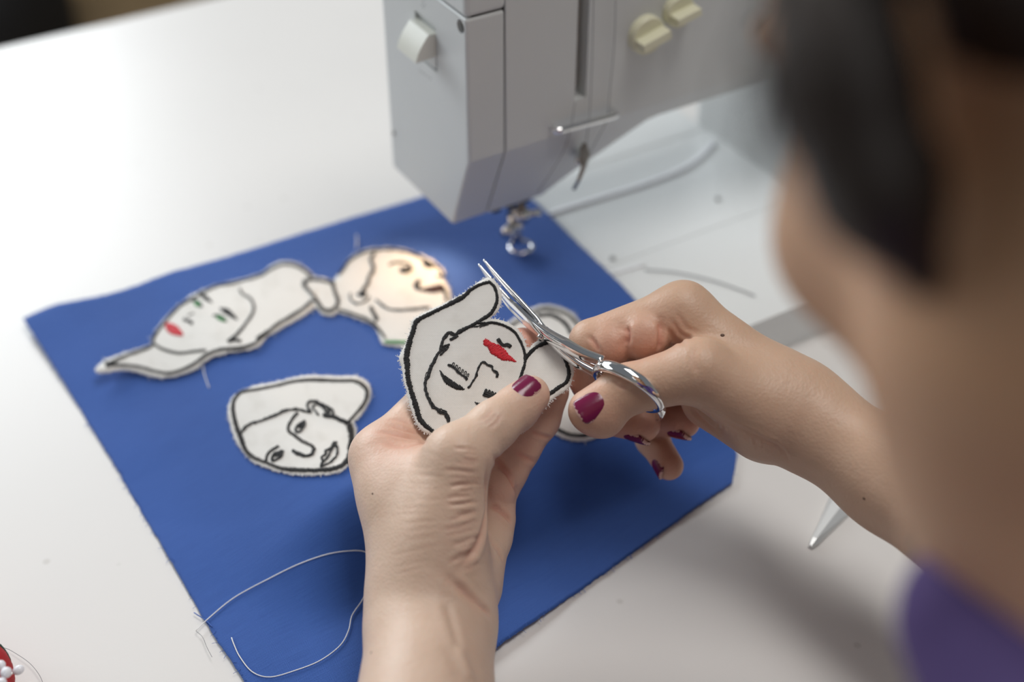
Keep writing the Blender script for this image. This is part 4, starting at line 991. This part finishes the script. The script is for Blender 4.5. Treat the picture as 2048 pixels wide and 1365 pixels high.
# ---- right hand
RWr = J(1600, 832, .489); RE = np.array([0.236, 0.200, 0.074]); RM = J(1785, 957, .472); RSH = np.array([0.345, 0.150, 0.205])
Rr = dict(
    thumb=[J(1545, 838, .481), J(1400, 742, .4785), J(1252, 780, .4820), J(1180, 822, .4800)],
    index=[J(1366, 624, .498), J(1184, 684, .502), J(1180, 762, .513), J(1196, 800, .516)],
    middle=[J(1335, 650, .516), J(1180, 735, .528), J(1206, 828, .524), J(1284, 848, .512)],
    ring=[J(1330, 700, .530), J(1205, 770, .544), J(1285, 832, .537), J(1366, 843, .522)],
    pinky=[J(1350, 750, .538), J(1265, 800, .549), J(1305, 880, .538), J(1338, 932, .527)])
def f_right(p):
    arm = smin(cone(p, RE, RM, 25 * mm, 18.4 * mm), cone(p, RM, RWr, 18.4 * mm, 17.2 * mm), 8 * mm)
    pm = smin(arm, cone(p, RWr, J(1540, 806, .490), 17.6 * mm, 18.5 * mm), 10 * mm)
    pm = smin(pm, cone(p, J(1560, 800, .492), Rr['index'][0], 16.0 * mm, 10.2 * mm), 9 * mm)
    pm = smin(pm, cone(p, J(1545, 832, .484), Rr['thumb'][1], 14.0 * mm, 11.6 * mm), 6 * mm)
    pm = smin(pm, cone(p, J(1555, 815, .502), Rr['middle'][0], 15 * mm, 10 * mm), 9 * mm)
    pm = smin(pm, cone(p, J(1550, 835, .506), Rr['ring'][0], 14 * mm, 9.5 * mm), 9 * mm)
    pm = smin(pm, cone(p, J(1545, 852, .503), Rr['pinky'][0], 11 * mm, 9 * mm), 8 * mm)
    pm = smin(pm, cone(p, J(1520, 848, .495), J(1420, 800, .508), 12 * mm, 11 * mm), 8 * mm)
    th = chain(p, Rr['thumb'][1:], [11.0 * mm, 8.8 * mm, 8.0 * mm], 4 * mm)
    th = smin(th, ell(p, J(1205, 832, .4825), (8.4 * mm,) * 3), 4 * mm)
    d = smin(pm, th, 4 * mm)
    d = smin(d, cone(p, Rr['index'][0], Rr['index'][1], 10.4 * mm, 8.6 * mm), 7 * mm)
    b1 = ell(p, J(1290, 672, .4955), (9.6 * mm,) * 3); b2 = ell(p, J(1222, 688, .4985), (8.8 * mm,) * 3)
    d = smin(d, b1, 1.6 * mm); d = smin(d, b2, 1.6 * mm)
    d = smin(d, chain(p, Rr['index'][1:], [8.4 * mm, 7.4 * mm, 6.8 * mm]), 1.6 * mm)
    d = smin(d, chain(p, Rr['middle'], [10 * mm, 8.6 * mm, 8.0 * mm, 7.2 * mm]), 1.5 * mm)
    d = smin(d, chain(p, Rr['ring'], [9.5 * mm, 8.2 * mm, 7.6 * mm, 6.8 * mm]), 1.5 * mm)
    d = smin(d, chain(p, Rr['pinky'], [9 * mm, 7.2 * mm, 6.4 * mm, 5.8 * mm]), 1.5 * mm)
    return d
# ---- head, neck, trunk (in the body frame: the person faces ND)
CH = np.array([0.195, 0.080, 0.10])                     # centre of the upper chest
HC = np.array([0.117, 0.206, 0.316])                    # centre of the head
HF = nrm((-0.20, 0.68, -0.64)); HL = nrm(np.cross((0, 0, 1.0), HF)); HU = np.cross(HF, HL)     # face direction, her left, crown
HR = np.stack([HL, HF, HU])                             # rows: local x (left), y (front), z (up)
def hp(x, y, z): return HC + HL * x + HF * y + HU * z
def f_head(p):
    d = ell(p, hp(0, -.012, .030), (.074, .094, .086), HR)
    d = smin(d, ell(p, hp(0, .022, -.035), (.060, .066, .078), HR), .03)          # face
    d = smin(d, ell(p, hp(0, .052, -.092), (.026, .024, .018), HR), .025)          # chin
    for s_ in (-1, 1):
        d = smin(d, ell(p, hp(.040 * s_, .058, -.028), (.020, .018, .018), HR), .014)      # cheek
        d = smin(d, cone(p, hp(.056 * s_, -.005, -.050), hp(.026 * s_, .052, -.097), .020, .017), .02)   # jaw
        d = smax(d, -ell(p, hp(.031 * s_, .092, .006), (.017, .012, .011), HR), .010)      # eye socket
        d = smin(d, ell(p, hp(.031 * s_, .0735, .005), (.0125, .0115, .0105), HR), .002)     # eyeball and lids
        d = smin(d, ell(p, hp(.075 * s_, -.012, -.010), (.007, .017, .029), HR), .006)     # ear
        d = smax(d, -ell(p, hp(.083 * s_, -.008, -.010), (.006, .009, .017), HR), .004)
        d = smin(d, cone(p, hp(.018 * s_, .083, .020), hp(.046 * s_, .070, .018), .006, .005), .008)  # brow
    d = smin(d, cone(p, hp(0, .084, .008), hp(0, .104, -.030), .007, .010), .010)             # nose
    d = smin(d, ell(p, hp(.010, .094, -.036), (.007,) * 3), .006); d = smin(d, ell(p, hp(-.010, .094, -.036), (.007,) * 3), .006)
    d = smin(d, ell(p, hp(0, .083, -.060), (.022, .009, .0055), HR), .004); d = smin(d, ell(p, hp(0, .082, -.069), (.020, .009, .0060), HR), .004)
    return d
NB = CH + np.array([-0.030, 0.020, 0.105])              # root of the neck
def f_trunk(p):
    d = cone(p, hp(.012, -.015, -.060), NB, .050, .056)
    d = smin(d, cone(p, LSH * .7 + CH * .3 + (0, 0, .03), RSH * .7 + CH * .3 + (0, 0, .03), .060, .060), .05)
    d = smin(d, cone(p, CH + (0, -.01, 0), CH - ND * 0.10 + (0, 0, -.36), .105, .12, ND, 1.25), .07)
    d = smin(d, cone(p, LSH, LE, .046, .037), .04); d = smin(d, cone(p, RSH, RE, .046, .036), .04)
    d = smin(d, f_head(p), .022)
    return d
def f_body(p):
    d = f_trunk(p)
    d = smin(d, cone(p, LE, LW, 34 * mm, 21.5 * mm), .02); d = smin(d, cone(p, RE, RM, 25 * mm, 18.4 * mm), .012); d = smin(d, cone(p, RM, RWr, 18.4 * mm, 17.2 * mm), .008)
    return d
def f_shirt(p):
    d = cone(p, LSH * .72 + CH * .28 + (0, 0, .03), RSH * .72 + CH * .28 + (0, 0, .03), .064, .064)
    d = smin(d, cone(p, CH + (0, -.01, 0), CH - ND * 0.10 + (0, 0, -.36), .110, .126, ND, 1.25), .07)
    d = smin(d, cone(p, NB + (0, 0, -.03), NB + (-.012, .012, .004), .072, .066), .04)
    d = smin(d, cone(p, P(1965, 1240, .235), P(2200, 1500, .22), .013, .02), .03)
    for a, b in ((LSH, LE), (RSH, RE)):
        d = smin(d, cone(p, a, a * .35 + b * .65, .052, .046), .04)
    wr = 0.0016 * np.sin(p[:, 0] * 90 + 40 * p[:, 2]) * np.sin(p[:, 1] * 70 - 50 * p[:, 2])
    return d - .002 + wr
body_v, body_f, off = [], [], 0
boxes = []
for f, jj, W, E_ in ((f_left, L, LW, LE), (f_right, Rr, RWr, RE)):
    allp = np.array([q for c in jj.values() for q in c] + [W, W + (E_ - W) * 0.36]); lo, hi = allp.min(0) - .024, allp.max(0) + .024
    v_, q_ = mesh_sdf(f, lo, hi, 0.8 * mm)
    # open the cut at the forearm side
    boxes.append((lo, hi)); body_v.append(v_); body_f.append(q_)
def crease_disp(v_, q_, creases):
    """press folds into the skin: each crease is a line seen on the photo, placed on the surface, pressed in along the normal"""
    me = bpy.data.meshes.new('t'); me.from_pydata([tuple(x) for x in v_], [], [tuple(x) for x in q_]); me.update()
    nn = np.zeros(len(v_) * 3); me.vertex_normals.foreach_get('vector', nn); nn = nn.reshape(-1, 3)
    bvh = BVHTree.FromPolygons([Vector(x) for x in v_], [tuple(int(i) for i in x) for x in q_]); bpy.data.meshes.remove(me)
    disp = np.zeros(len(v_)); red = np.zeros(len(v_))
    for px, amp, wid, rd_ in creases:
        s_ = smooth_path(px, max(8, int(plen(np.array(px, float)) / 3)))
        pts = []
        for u, v in s_:
            h = bvh.ray_cast(Vector(CAM), Vector(nrm(rays(np.array(u), np.array(v)))))[0]
            if h is not None: pts.append(np.array(h))
        if len(pts) < 2: continue
        pts = np.array(pts); lo, hi = pts.min(0) - 4 * wid, pts.max(0) + 4 * wid
        m_ = np.where(((v_ > lo) & (v_ < hi)).all(1))[0]
        if len(m_) == 0: continue
        D = np.full(len(m_), 1e9); T = np.zeros(len(m_))
        for i in range(len(pts) - 1):
            a, b = pts[i], pts[i + 1]; ab = b - a; t_ = np.clip((v_[m_] - a) @ ab / (ab @ ab + 1e-12), 0, 1)
            d = np.linalg.norm(v_[m_] - a - t_[:, None] * ab, axis=1); k = d < D; D[k] = d[k]; T[k] = (i + t_[k]) / (len(pts) - 1)
        fade = np.clip(np.minimum(T, 1 - T) * 5, 0.15, 1)
        g_ = np.exp(-(D / wid) ** 2) - 0.35 * np.exp(-((D - 2.0 * wid) / (1.1 * wid)) ** 2)
        disp[m_] -= 1.3 * amp * fade * g_; red[m_] = np.maximum(red[m_], rd_ * fade * np.exp(-(D / (1.2 * wid)) ** 2))
    return v_ + nn * disp[:, None], red
LCR = [([(975, 930), (972, 985), (970, 1040), (955, 1090), (915, 1140)], 0.9 * mm, 1.6 * mm, .35)]
# fine folds of the thumb root
rc_ = np.random.default_rng(11)
for k in range(26):
    y0 = 900 + k * 9.6 + rc_.uniform(-4, 4); xa = 880 + rc_.uniform(0, 50); xb = 940 + rc_.uniform(0, 30)
    y1 = y0 + (14 - k * 1.7) * (xb - xa) / 75 + rc_.uniform(-4, 4)
    LCR.append(([(xa, y0), ((xa + xb) / 2, (y0 + y1) / 2 + rc_.uniform(-3, 3)), (xb, y1)], rc_.uniform(.12, .34) * mm, rc_.uniform(.5, .85) * mm, .15))
for k in range(14):
    y0 = 930 + k * 17 + rc_.uniform(-5, 5); xa = 780 + rc_.uniform(0, 60)
    LCR.append(([(xa, y0), (xa + 30, y0 + 4 - k), (xa + 55 + rc_.uniform(0, 20), y0 + 8 - 2 * k)], .07 * mm, .6 * mm, .03))
LCR += [([(978, 1012), (1000, 1022), (1026, 1048)], .9 * mm, 1.0 * mm, .3), ([(976, 1075), (995, 1100), (1010, 1130)], .35 * mm, 1.2 * mm, .15),
        ([(985, 912), (1012, 945), (1034, 985)], .9 * mm, 1.1 * mm, .4), ([(1060, 862), (1085, 872), (1112, 880)], .5 * mm, .8 * mm, .3), ([(1030, 905), (1050, 915), (1072, 925)], .5 * mm, .9 * mm, .3),
        ([(905, 1160), (940, 1195), (975, 1225), (985, 1240)], .7 * mm, 1.3 * mm, .25), ([(880, 1140), (920, 1180), (960, 1230)], .3 * mm, 1.5 * mm, .1),
        ([(960, 842), (975, 832), (985, 818)], .3 * mm, .7 * mm, .2), ([(968, 850), (986, 836), (994, 824)], .3 * mm, .7 * mm, .2), ([(976, 858), (995, 842), (1004, 828)], .25 * mm, .7 * mm, .2),
        ([(745, 862), (790, 870), (835, 880)], .35 * mm, .9 * mm, .15), ([(775, 850), (810, 862), (845, 868)], .3 * mm, .8 * mm, .15), ([(760, 885), (800, 895), (860, 885)], .35 * mm, 1 * mm, .15), ([(770, 840), (800, 842), (825, 850)], .25 * mm, .8 * mm, .15),
        ([(915, 1290), (930, 1330), (945, 1365)], -.5 * mm, 2.2 * mm, 0), ([(890, 1200), (905, 1250), (920, 1300)], .35 * mm, 1.6 * mm, 0)]
RCR = [([(1178, 672), (1192, 690), (1198, 705)], .5 * mm, .9 * mm, .3), ([(1252, 652), (1256, 672), (1252, 692)], 1.0 * mm, 1.3 * mm, .35), ([(1320, 640), (1322, 672), (1318, 705)], .9 * mm, 1.2 * mm, .3),
       ([(1335, 655), (1352, 680), (1372, 690)], .35 * mm, .9 * mm, .15), ([(1345, 640), (1362, 668), (1390, 680)], .35 * mm, .9 * mm, .15), ([(1352, 622), (1372, 655), (1402, 668)], .25 * mm, .9 * mm, .1),
       ([(1232, 748), (1245, 762), (1262, 770)], .3 * mm, .7 * mm, .25), ([(1226, 757), (1240, 772), (1258, 780)], .3 * mm, .7 * mm, .25), ([(1238, 742), (1255, 752), (1270, 760)], .25 * mm, .7 * mm, .25),
       ([(1392, 690), (1388, 720), (1396, 750)], .3 * mm, 1.2 * mm, .1), ([(1380, 815), (1410, 845), (1440, 870)], .5 * mm, 1.2 * mm, .2)]
rr_ = np.random.default_rng(3)
for k in range(16):
    x = 1420 + k * 9; y = 835 + k * 4.2
    RCR.append(([(x, y - 12), (x + 14, y + 6), (x + 16 + rr_.uniform(-4, 6), y + 26)], .28 * mm, .7 * mm, .1))
reds = []
for i, cr in enumerate((LCR, RCR)):
    v2, rd_ = crease_disp(body_v[i], body_f[i], cr); body_v[i] = v2; reds.append(rd_)
def flushes(v_, jj, spec):
    fl = np.zeros(len(v_))
    for nm, r, a in spec:
        t_ = jj[nm][3] if isinstance(nm, str) else nm
        d = np.linalg.norm(v_ - t_, axis=1); fl = np.maximum(fl, a * np.exp(-(d / r) ** 2))
    return fl
fl0 = np.clip(flushes(body_v[0], L, [('thumb', .012, .3), ('index', .016, .8), ('middle', .022, .42), (L['middle'][1], .018, .45), (J(1000, 975, .5), .014, .4), (J(800, 870, .485), .015, .36)]) + reds[0], 0, .8)
fl1 = np.clip(flushes(body_v[1], Rr, [('thumb', .012, .35), ('index', .022, .8), ('middle', .018, .5), ('ring', .016, .6), ('pinky', .013, .45), (J(1235, 700, .49), .013, .45), (J(1290, 690, .487), .013, .42), (J(1330, 720, .485), .012, .3)]) + reds[1], 0, .85)
# trunk and head, coarser; left out where the fine hands already are
v_, q_ = mesh_sdf(f_body, (-.09, -.12, -.34), (.47, .40, .48), 3.2 * mm, 1)
inside = np.zeros(len(v_), bool)
for k, (lo, hi) in enumerate(boxes):
    W, E_ = ((LW, LE), (RWr, RE))[k]
    t_ = (v_ - W) @ (E_ - W) / ((E_ - W) @ (E_ - W)); near_ = np.linalg.norm(v_ - W - np.clip(t_, 0, 1)[:, None] * (E_ - W), axis=1) < .05
    inside |= (t_ < 0.30) & near_
q_ = q_[~inside[q_].all(1)]
used = np.unique(q_); remap = np.full(len(v_), -1); remap[used] = np.arange(len(used)); v_ = v_[used]; q_ = remap[q_]
allv = np.concatenate(body_v + [v_]); o1_ = len(body_v[0]); o2_ = o1_ + len(body_v[1])
allf = np.concatenate([body_f[0], body_f[1] + o1_, q_ + o2_])
person = empty('person', (CH[0], CH[1], -0.35)); tag(person, 'person in a purple top bending over the work, snipping a patch with both hands', 'person')
def arm_t(x, W, E_):
    t_ = (x - W) @ (E_ - W) / ((E_ - W) @ (E_ - W)); return t_, np.linalg.norm(x - W - np.clip(t_, 0, 1.3)[:, None] * (E_ - W), axis=1) < .048
tL, nL = arm_t(allv, LW, LE); tR, nR = arm_t(allv, RWr, RE)
shade_all = np.full(len(allv), 1.0)  # painted shade: full on the head, partial on the right hand, least on the left
shade_all[nL] = (.12 + .88 * sstep((tL - .25) / 1.1))[nL]; shade_all[nR] = (.5 + .5 * sstep((tR - .25) / 1.1))[nR]
shade_all[:o1_] = .12 + .88 * sstep((tL[:o1_] - .25) / 1.1); shade_all[o1_:o2_] = .5 + .5 * sstep((tR[o1_:o2_] - .25) / 1.1)
me = bpy.data.meshes.new('body'); me.from_pydata(allv.tolist(), [], allf.tolist()); me.update()
at = me.attributes.new('flush', 'FLOAT', 'POINT'); at.data.foreach_set('value', np.r_[fl0, fl1, np.full(len(v_), .0)].astype(np.float32))
at = me.attributes.new('tan', 'FLOAT', 'POINT'); at.data.foreach_set('value', shade_all.astype(np.float32))
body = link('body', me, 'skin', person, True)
# shirt
v_, q_ = mesh_sdf(f_shirt, (-.09, -.18, -.38), (.52, .34, .34), 3.5 * mm, 1)
me = bpy.data.meshes.new('shirt'); me.from_pydata(v_.tolist(), [], q_.tolist()); me.update(); link('shirt', me, 'shirt_purple', person, True)
an_ = np.linspace(0, 2 * math.pi, 41)[:-1]; nd_ = nrm(hp(0, -.035, -.05) - NB); e1_ = nrm(np.cross(nd_, (1, 0, .2))); e2_ = np.cross(nd_, e1_)
secs = [np.array([NB + nd_ * (.006 + .007 * math.cos(b)) + (e1_ * math.cos(a) + e2_ * math.sin(a)) * (.066 + .005 * math.sin(b)) for b in np.arange(8) * math.pi / 4]) for a in an_]
vs_, fs = loft(secs + [secs[0]], False); o = pyd('collar', vs_, fs, 'collar_green', person, True)
# hair: cap with locks over the temple
bvh = BVHTree.FromPolygons([Vector(x) for x in allv], [tuple(x) for x in allf.tolist()])
def on_body(u, v, fallback):
    h = bvh.ray_cast(Vector(CAM), Vector(nrm(rays(np.array(float(u)), np.array(float(v))))))[0]
    return np.array(h) if h is not None else P(u, v, fallback)
LK = [on_body(u, v, .17) for u, v in ((1660, -60), (1700, 180), (1760, 380), (1850, 560))]
def f_hair(p):
    d = ell(p, hp(0, -.026, .038), (.081, .092, .086), HR)
    d = smin(d, ell(p, hp(0, -.085, .0), (.060, .040, .060), HR), .03)
    d = smin(d, cone(p, hp(-.070, .020, .050), hp(-.078, .005, -.045), .010, .005), .012)
    d = smax(d, -ell(p, hp(0, .088, -.052), (.074, .072, .076), HR), .010)
    d = smax(d, -ell(p, hp(.085, -.005, -.06), (.030, .045, .045), HR), .010); d = smax(d, -ell(p, hp(-.085, -.005, -.06), (.030, .045, .045), HR), .010)
    for a, b, ra, rb in ((0, 1, .009, .009), (1, 2, .009, .0075), (2, 3, .0075, .003)): d = smin(d, cone(p, LK[a], LK[b], ra, rb), .008)
    return d
v_, q_ = mesh_sdf(f_hair, HC - .17, HC + .17, 2.5 * mm, 1)
me = bpy.data.meshes.new('hair'); me.from_pydata(v_.tolist(), [], q_.tolist()); me.update(); hair = link('hair', me, 'hair_dark', person, True)
lk = MB()
for k in range(15):
    t_ = rr_.uniform(0, 1); u0 = 1500 + 150 * t_
    pts = [P(u0 + 60 + rr_.uniform(-20, 20), -120, .165), P(u0 + rr_.uniform(-30, 30), 60, .16), P(u0 - 20 + rr_.uniform(-40, 40), 210, .158), P(u0 + 10 + rr_.uniform(-60, 60), 300 + rr_.uniform(0, 120), .158)]
    lk.add(*tube(smooth_path(pts, 12), np.linspace(.0005, .0002, 12), 4))
tag(lk.build('strands', 'hair_dark', hair, True), kind='stuff')
# eyebrows
for s_ in (-1, 1):
    vs_, fs = tube(smooth_path([hp(.014 * s_, .091, .022), hp(.032 * s_, .087, .027), hp(.050 * s_, .072, .021)], 10), np.array([.0022, .0026, .0028, .0028, .0027, .0026, .0024, .002, .0015, .001]), 8)
    pyd('eyebrow', vs_, fs, 'hair_dark', person, True)
# finger nails
def nail(tip_a, tip_b, r, normal, t0, Ln, Wd, label=None, roll=0.0, free=0.0):
    """tip_a -> tip_b: last finger bone; normal: where the nail faces; t0: centre along the bone"""
    ax = nrm(tip_b - tip_a); n_ = nrm(normal - ax * (normal @ ax)); w_ = np.cross(n_, ax)
    c = tip_a + (tip_b - tip_a) * t0; R_ = r * 1.02; half_a = min(1.25, Wd / 2 / R_)
    NUq, NVq = 18, 18; top_, uv_ = [], []
    for i in range(NUq):
        for j in range(NVq):
            x = -1 + 2 * i / (NUq - 1); y = j / (NVq - 1)
            # superellipse outline
            lim = (1 - abs(2 * y - 1) ** 3.2) ** (1 / 3.2) * 0.999 + 0.001
            xx = x * lim; th_ = xx * half_a
            yy = (y - 0.5) * Ln
            dome = 0.00035 + 0.0006 * (y - .5) - 0.0022 * max(0, y - .55) ** 2 * 0 
            rr2 = R_ * (1 - 0.03 * y * y) + dome - 0.0006 * abs(xx) ** 3 - 0.0007 * (1 - lim)
            top_.append(c + ax * yy + (n_ * math.cos(th_) + w_ * math.sin(th_)) * rr2); uv_.append((xx, y))
    top_ = np.array(top_); k = len(top_); bot = top_ - n_ * 0.0009
    id_ = np.arange(k).reshape(NUq, NVq); q = np.stack([id_[:-1, :-1], id_[1:, :-1], id_[1:, 1:], id_[:-1, 1:]], -1).reshape(-1, 4)
    fs = [tuple(x) for x in q] + [tuple(x[::-1] + k) for x in q]
    rim_ = np.concatenate([id_[:, 0], id_[-1, 1:], id_[-2::-1, -1], id_[0, -2:0:-1]])
    for i in range(len(rim_)):
        a, b = rim_[i], rim_[(i + 1) % len(rim_)]; fs.append((b, a, a + k, b + k))
    me = bpy.data.meshes.new('fingernail'); me.from_pydata(np.concatenate([top_, bot]).tolist(), [], fs); me.update()
    uvl = me.uv_layers.new(name='UVMap'); li = np.zeros(len(me.loops), int); me.loops.foreach_get('vertex_index', li)
    uv_ = np.array(uv_ + uv_) ; uvl.data.foreach_set('uv', uv_[li].ravel())
    bm = bmesh.new(); bm.from_mesh(me); bmesh.ops.recalc_face_normals(bm, faces=bm.faces[:]); bm.to_mesh(me); bm.free()
    o = link('fingernail', me, 'nail_polish', person, True); tag(o, 'chipped plum nail polish'); return o
nail(L['thumb'][2], L['thumb'][3], 7.6 * mm, V(-.32, .42, .85), .84, 11.5 * mm, 11.5 * mm)
nail(Rr['thumb'][2], Rr['thumb'][3], 8.1 * mm, V(-.55, -.10, .83), .98, 12.5 * mm, 11.5 * mm)
nail(Rr['middle'][2], Rr['middle'][3], 7.3 * mm, V(.15, -.86, .50), .98, 11 * mm, 9.5 * mm)
nail(Rr['ring'][2], Rr['ring'][3], 6.9 * mm, V(.1, -.80, .60), 1.0, 10 * mm, 9 * mm)
nail(Rr['pinky'][2], Rr['pinky'][3], 5.9 * mm, V(-.80, -.35, .49), 1.0, 8.5 * mm, 7.5 * mm)
nail(Rr['index'][2], Rr['index'][3], 6.9 * mm, V(-.6, -.2, -.75), .9, 10 * mm, 9 * mm)
for s_ in (LE,):
    pass
# small moles
for (u, v, r) in ((1445, 671, .0007), (1528, 1000, .0004), (1728, 998, .0005), (745, 988, .0004), (742, 1306, .0004)):
    h, nn_, _, _ = bvh.ray_cast(Vector(CAM), Vector(nrm(rays(np.array(float(u)), np.array(float(v))))))
    if h is None: continue
    bm = bmesh.new(); bmesh.ops.create_uvsphere(bm, u_segments=10, v_segments=6, radius=r)
    bmesh.ops.transform(bm, matrix=Matrix.Translation(h) @ nn_.to_track_quat('Z', 'Y').to_matrix().to_4x4() @ Matrix.Diagonal((1.2, .9, .35, 1)), verts=bm.verts[:])
    from_bm('mole', bm, 'mole_brown', person, True)
